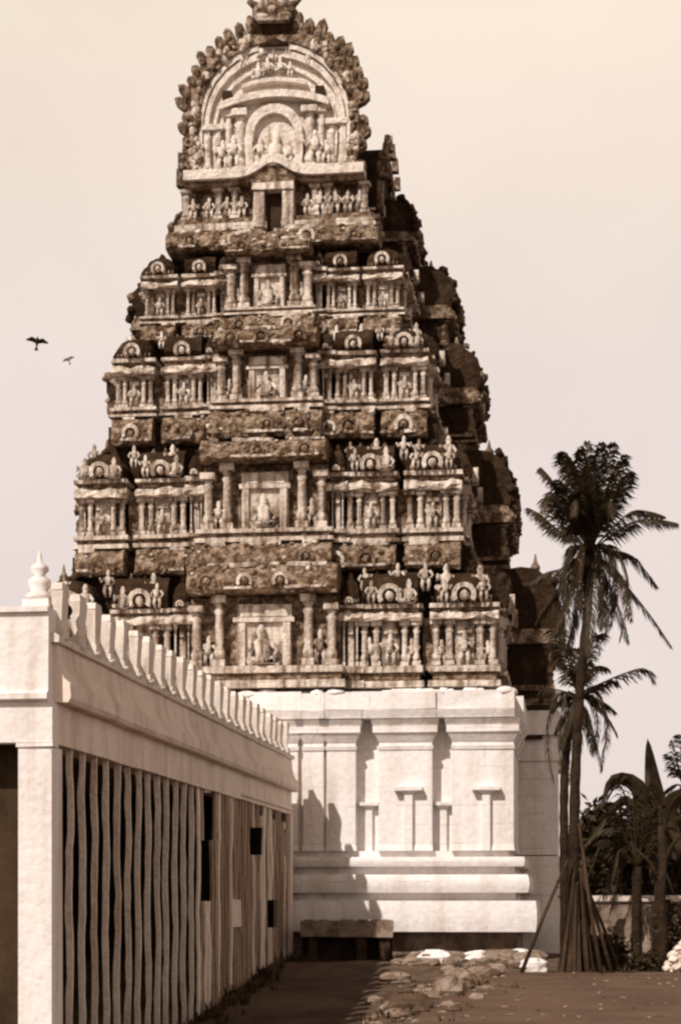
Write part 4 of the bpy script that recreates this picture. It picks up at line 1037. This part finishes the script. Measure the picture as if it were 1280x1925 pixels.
# low wall
Yw = 43.0
b = MB()
x0, x1 = at(1118, Yw), at(1330, Yw); zt = W(0, 1684, Yw).z
b.box(x0, x1, Yw, Yw + .35, -.1, zt - .14, M_rock, .02)
root = empty('low_wall', ((x0 + x1) / 2, Yw, 0)); cx = (x0 + x1) / 2
b.v = [(x - cx, y - Yw, z) for x, y, z in b.v]; b.build('wall', root)
b = MB(); b.box(x0 - cx - .05, x1 - cx + .05, -.06, .41, zt - .138, zt, M_plaster, .02); b.build('coping', root)
tag(root, 'low weathered masonry wall with a coping behind the palms', 'wall')
for lab, px, sx, zz0, zz1 in (('squared grey block standing against the low wall', 1172, .34, 0, .95), ('smaller block leaning beside the squared block at the low wall', 1208, .2, 0, .6)):
    b = MB(); b.frus(-sx, sx, -.2, .2, -.05, -sx * .9, sx * .92, -.16, .2, zz1, M_rock, .04); b.frus(-sx * .6, sx * .5, -.12, .15, zz1, -sx * .4, sx * .4, -.1, .12, zz1 + .18, M_rock, .03)
    o = b.build('stone_block'); o.location = (at(px, 42.4), 42.4, 0); tag(o, lab, 'stone block')
b = MB()
for i in range(34):
    q = rnd.random(); b.blob((rnd.uniform(-.4, .4) * (1 - q * .7), rnd.uniform(-.25, .25) * (1 - q * .7), q * .62), (rnd.uniform(.07, .17), rnd.uniform(.07, .15), rnd.uniform(.06, .12)), M_plaster, .25, 7, 5, smooth=False)
o = b.build('lime_pile'); o.location = (at(1283, 40.6), 40.6, 0); tag(o, 'pale lime pile at the right edge of the path', 'pile')
# distant ground-level tree line
b = MB(); rt = random.Random(4)
for i in range(5200):
    x = rt.uniform(-60, 120); y = rt.uniform(150, 165); h_ = 4 + 2.5 * noise.noise(Vector((x * .09, 0, 0))) + 1.2 * noise.noise(Vector((x * .4, 3, 0)))
    z = rt.random() ** .7 * max(h_, 1.5); d = Vector((rt.gauss(0, 1), rt.gauss(0, .6), rt.gauss(0, 1))).normalized() * rt.uniform(.5, 1.1); w_ = d.cross(Vector((0, 1, .2))).normalized() * .45
    p = Vector((x, y, z)); b.add([p - d, p + w_, p + d, p - w_], [(0, 1, 2, 3)], M_leaf)
tag(b.build('far_woods'), 'distant dark line of trees on the horizon', 'woods', kind='stuff')

# ------------------------------------------------------------ birds
def bird(label, px, py, Y, span, m, bank):
    b = MB(); s_ = span / 2
    b.tube([(0, -s_ * .42, 0), (0, -s_ * .3, .01), (0, 0, 0), (0, s_ * .35, .0), (0, s_ * .6, .0)], [s_ * .03, s_ * .09, s_ * .15, s_ * .1, s_ * .04], m, 8)
    for q in (-1, 1):
        P = [(q * s_ * .08, -s_ * .18, .02), (q * s_ * .5, -s_ * .26, s_ * .2), (q * s_ * 1.0, s_ * .05, s_ * .12), (q * s_ * .9, s_ * .14, s_ * .12), (q * s_ * .5, s_ * .18, s_ * .19), (q * s_ * .08, s_ * .25, .02)]
        b.add(P + [(x, y, z - s_ * .035) for x, y, z in P], [(0, 1, 4, 5), (1, 2, 3, 4), (11, 10, 7, 6), (10, 9, 8, 7)] + [(i, (i + 1) % 6, 6 + (i + 1) % 6, 6 + i) for i in range(6)], m)
    b.add([(-.04 * s_, s_ * .5, 0), (.04 * s_, s_ * .5, 0), (.2 * s_, s_ * .9, .01), (-.2 * s_, s_ * .9, .01)], [(0, 1, 2, 3)], m)
    o = b.build('bird'); o.location = W(px, py, Y); o.rotation_euler = (R(-48), bank, R(12)); tag(o, label, 'bird')
bird('dark bird gliding in the sky left of the tower', 70, 641, 70, .85, M_bird, R(6))
bird('small pale bird flying just below the dark one', 129, 675, 85, .6, M_birdp, R(-24))
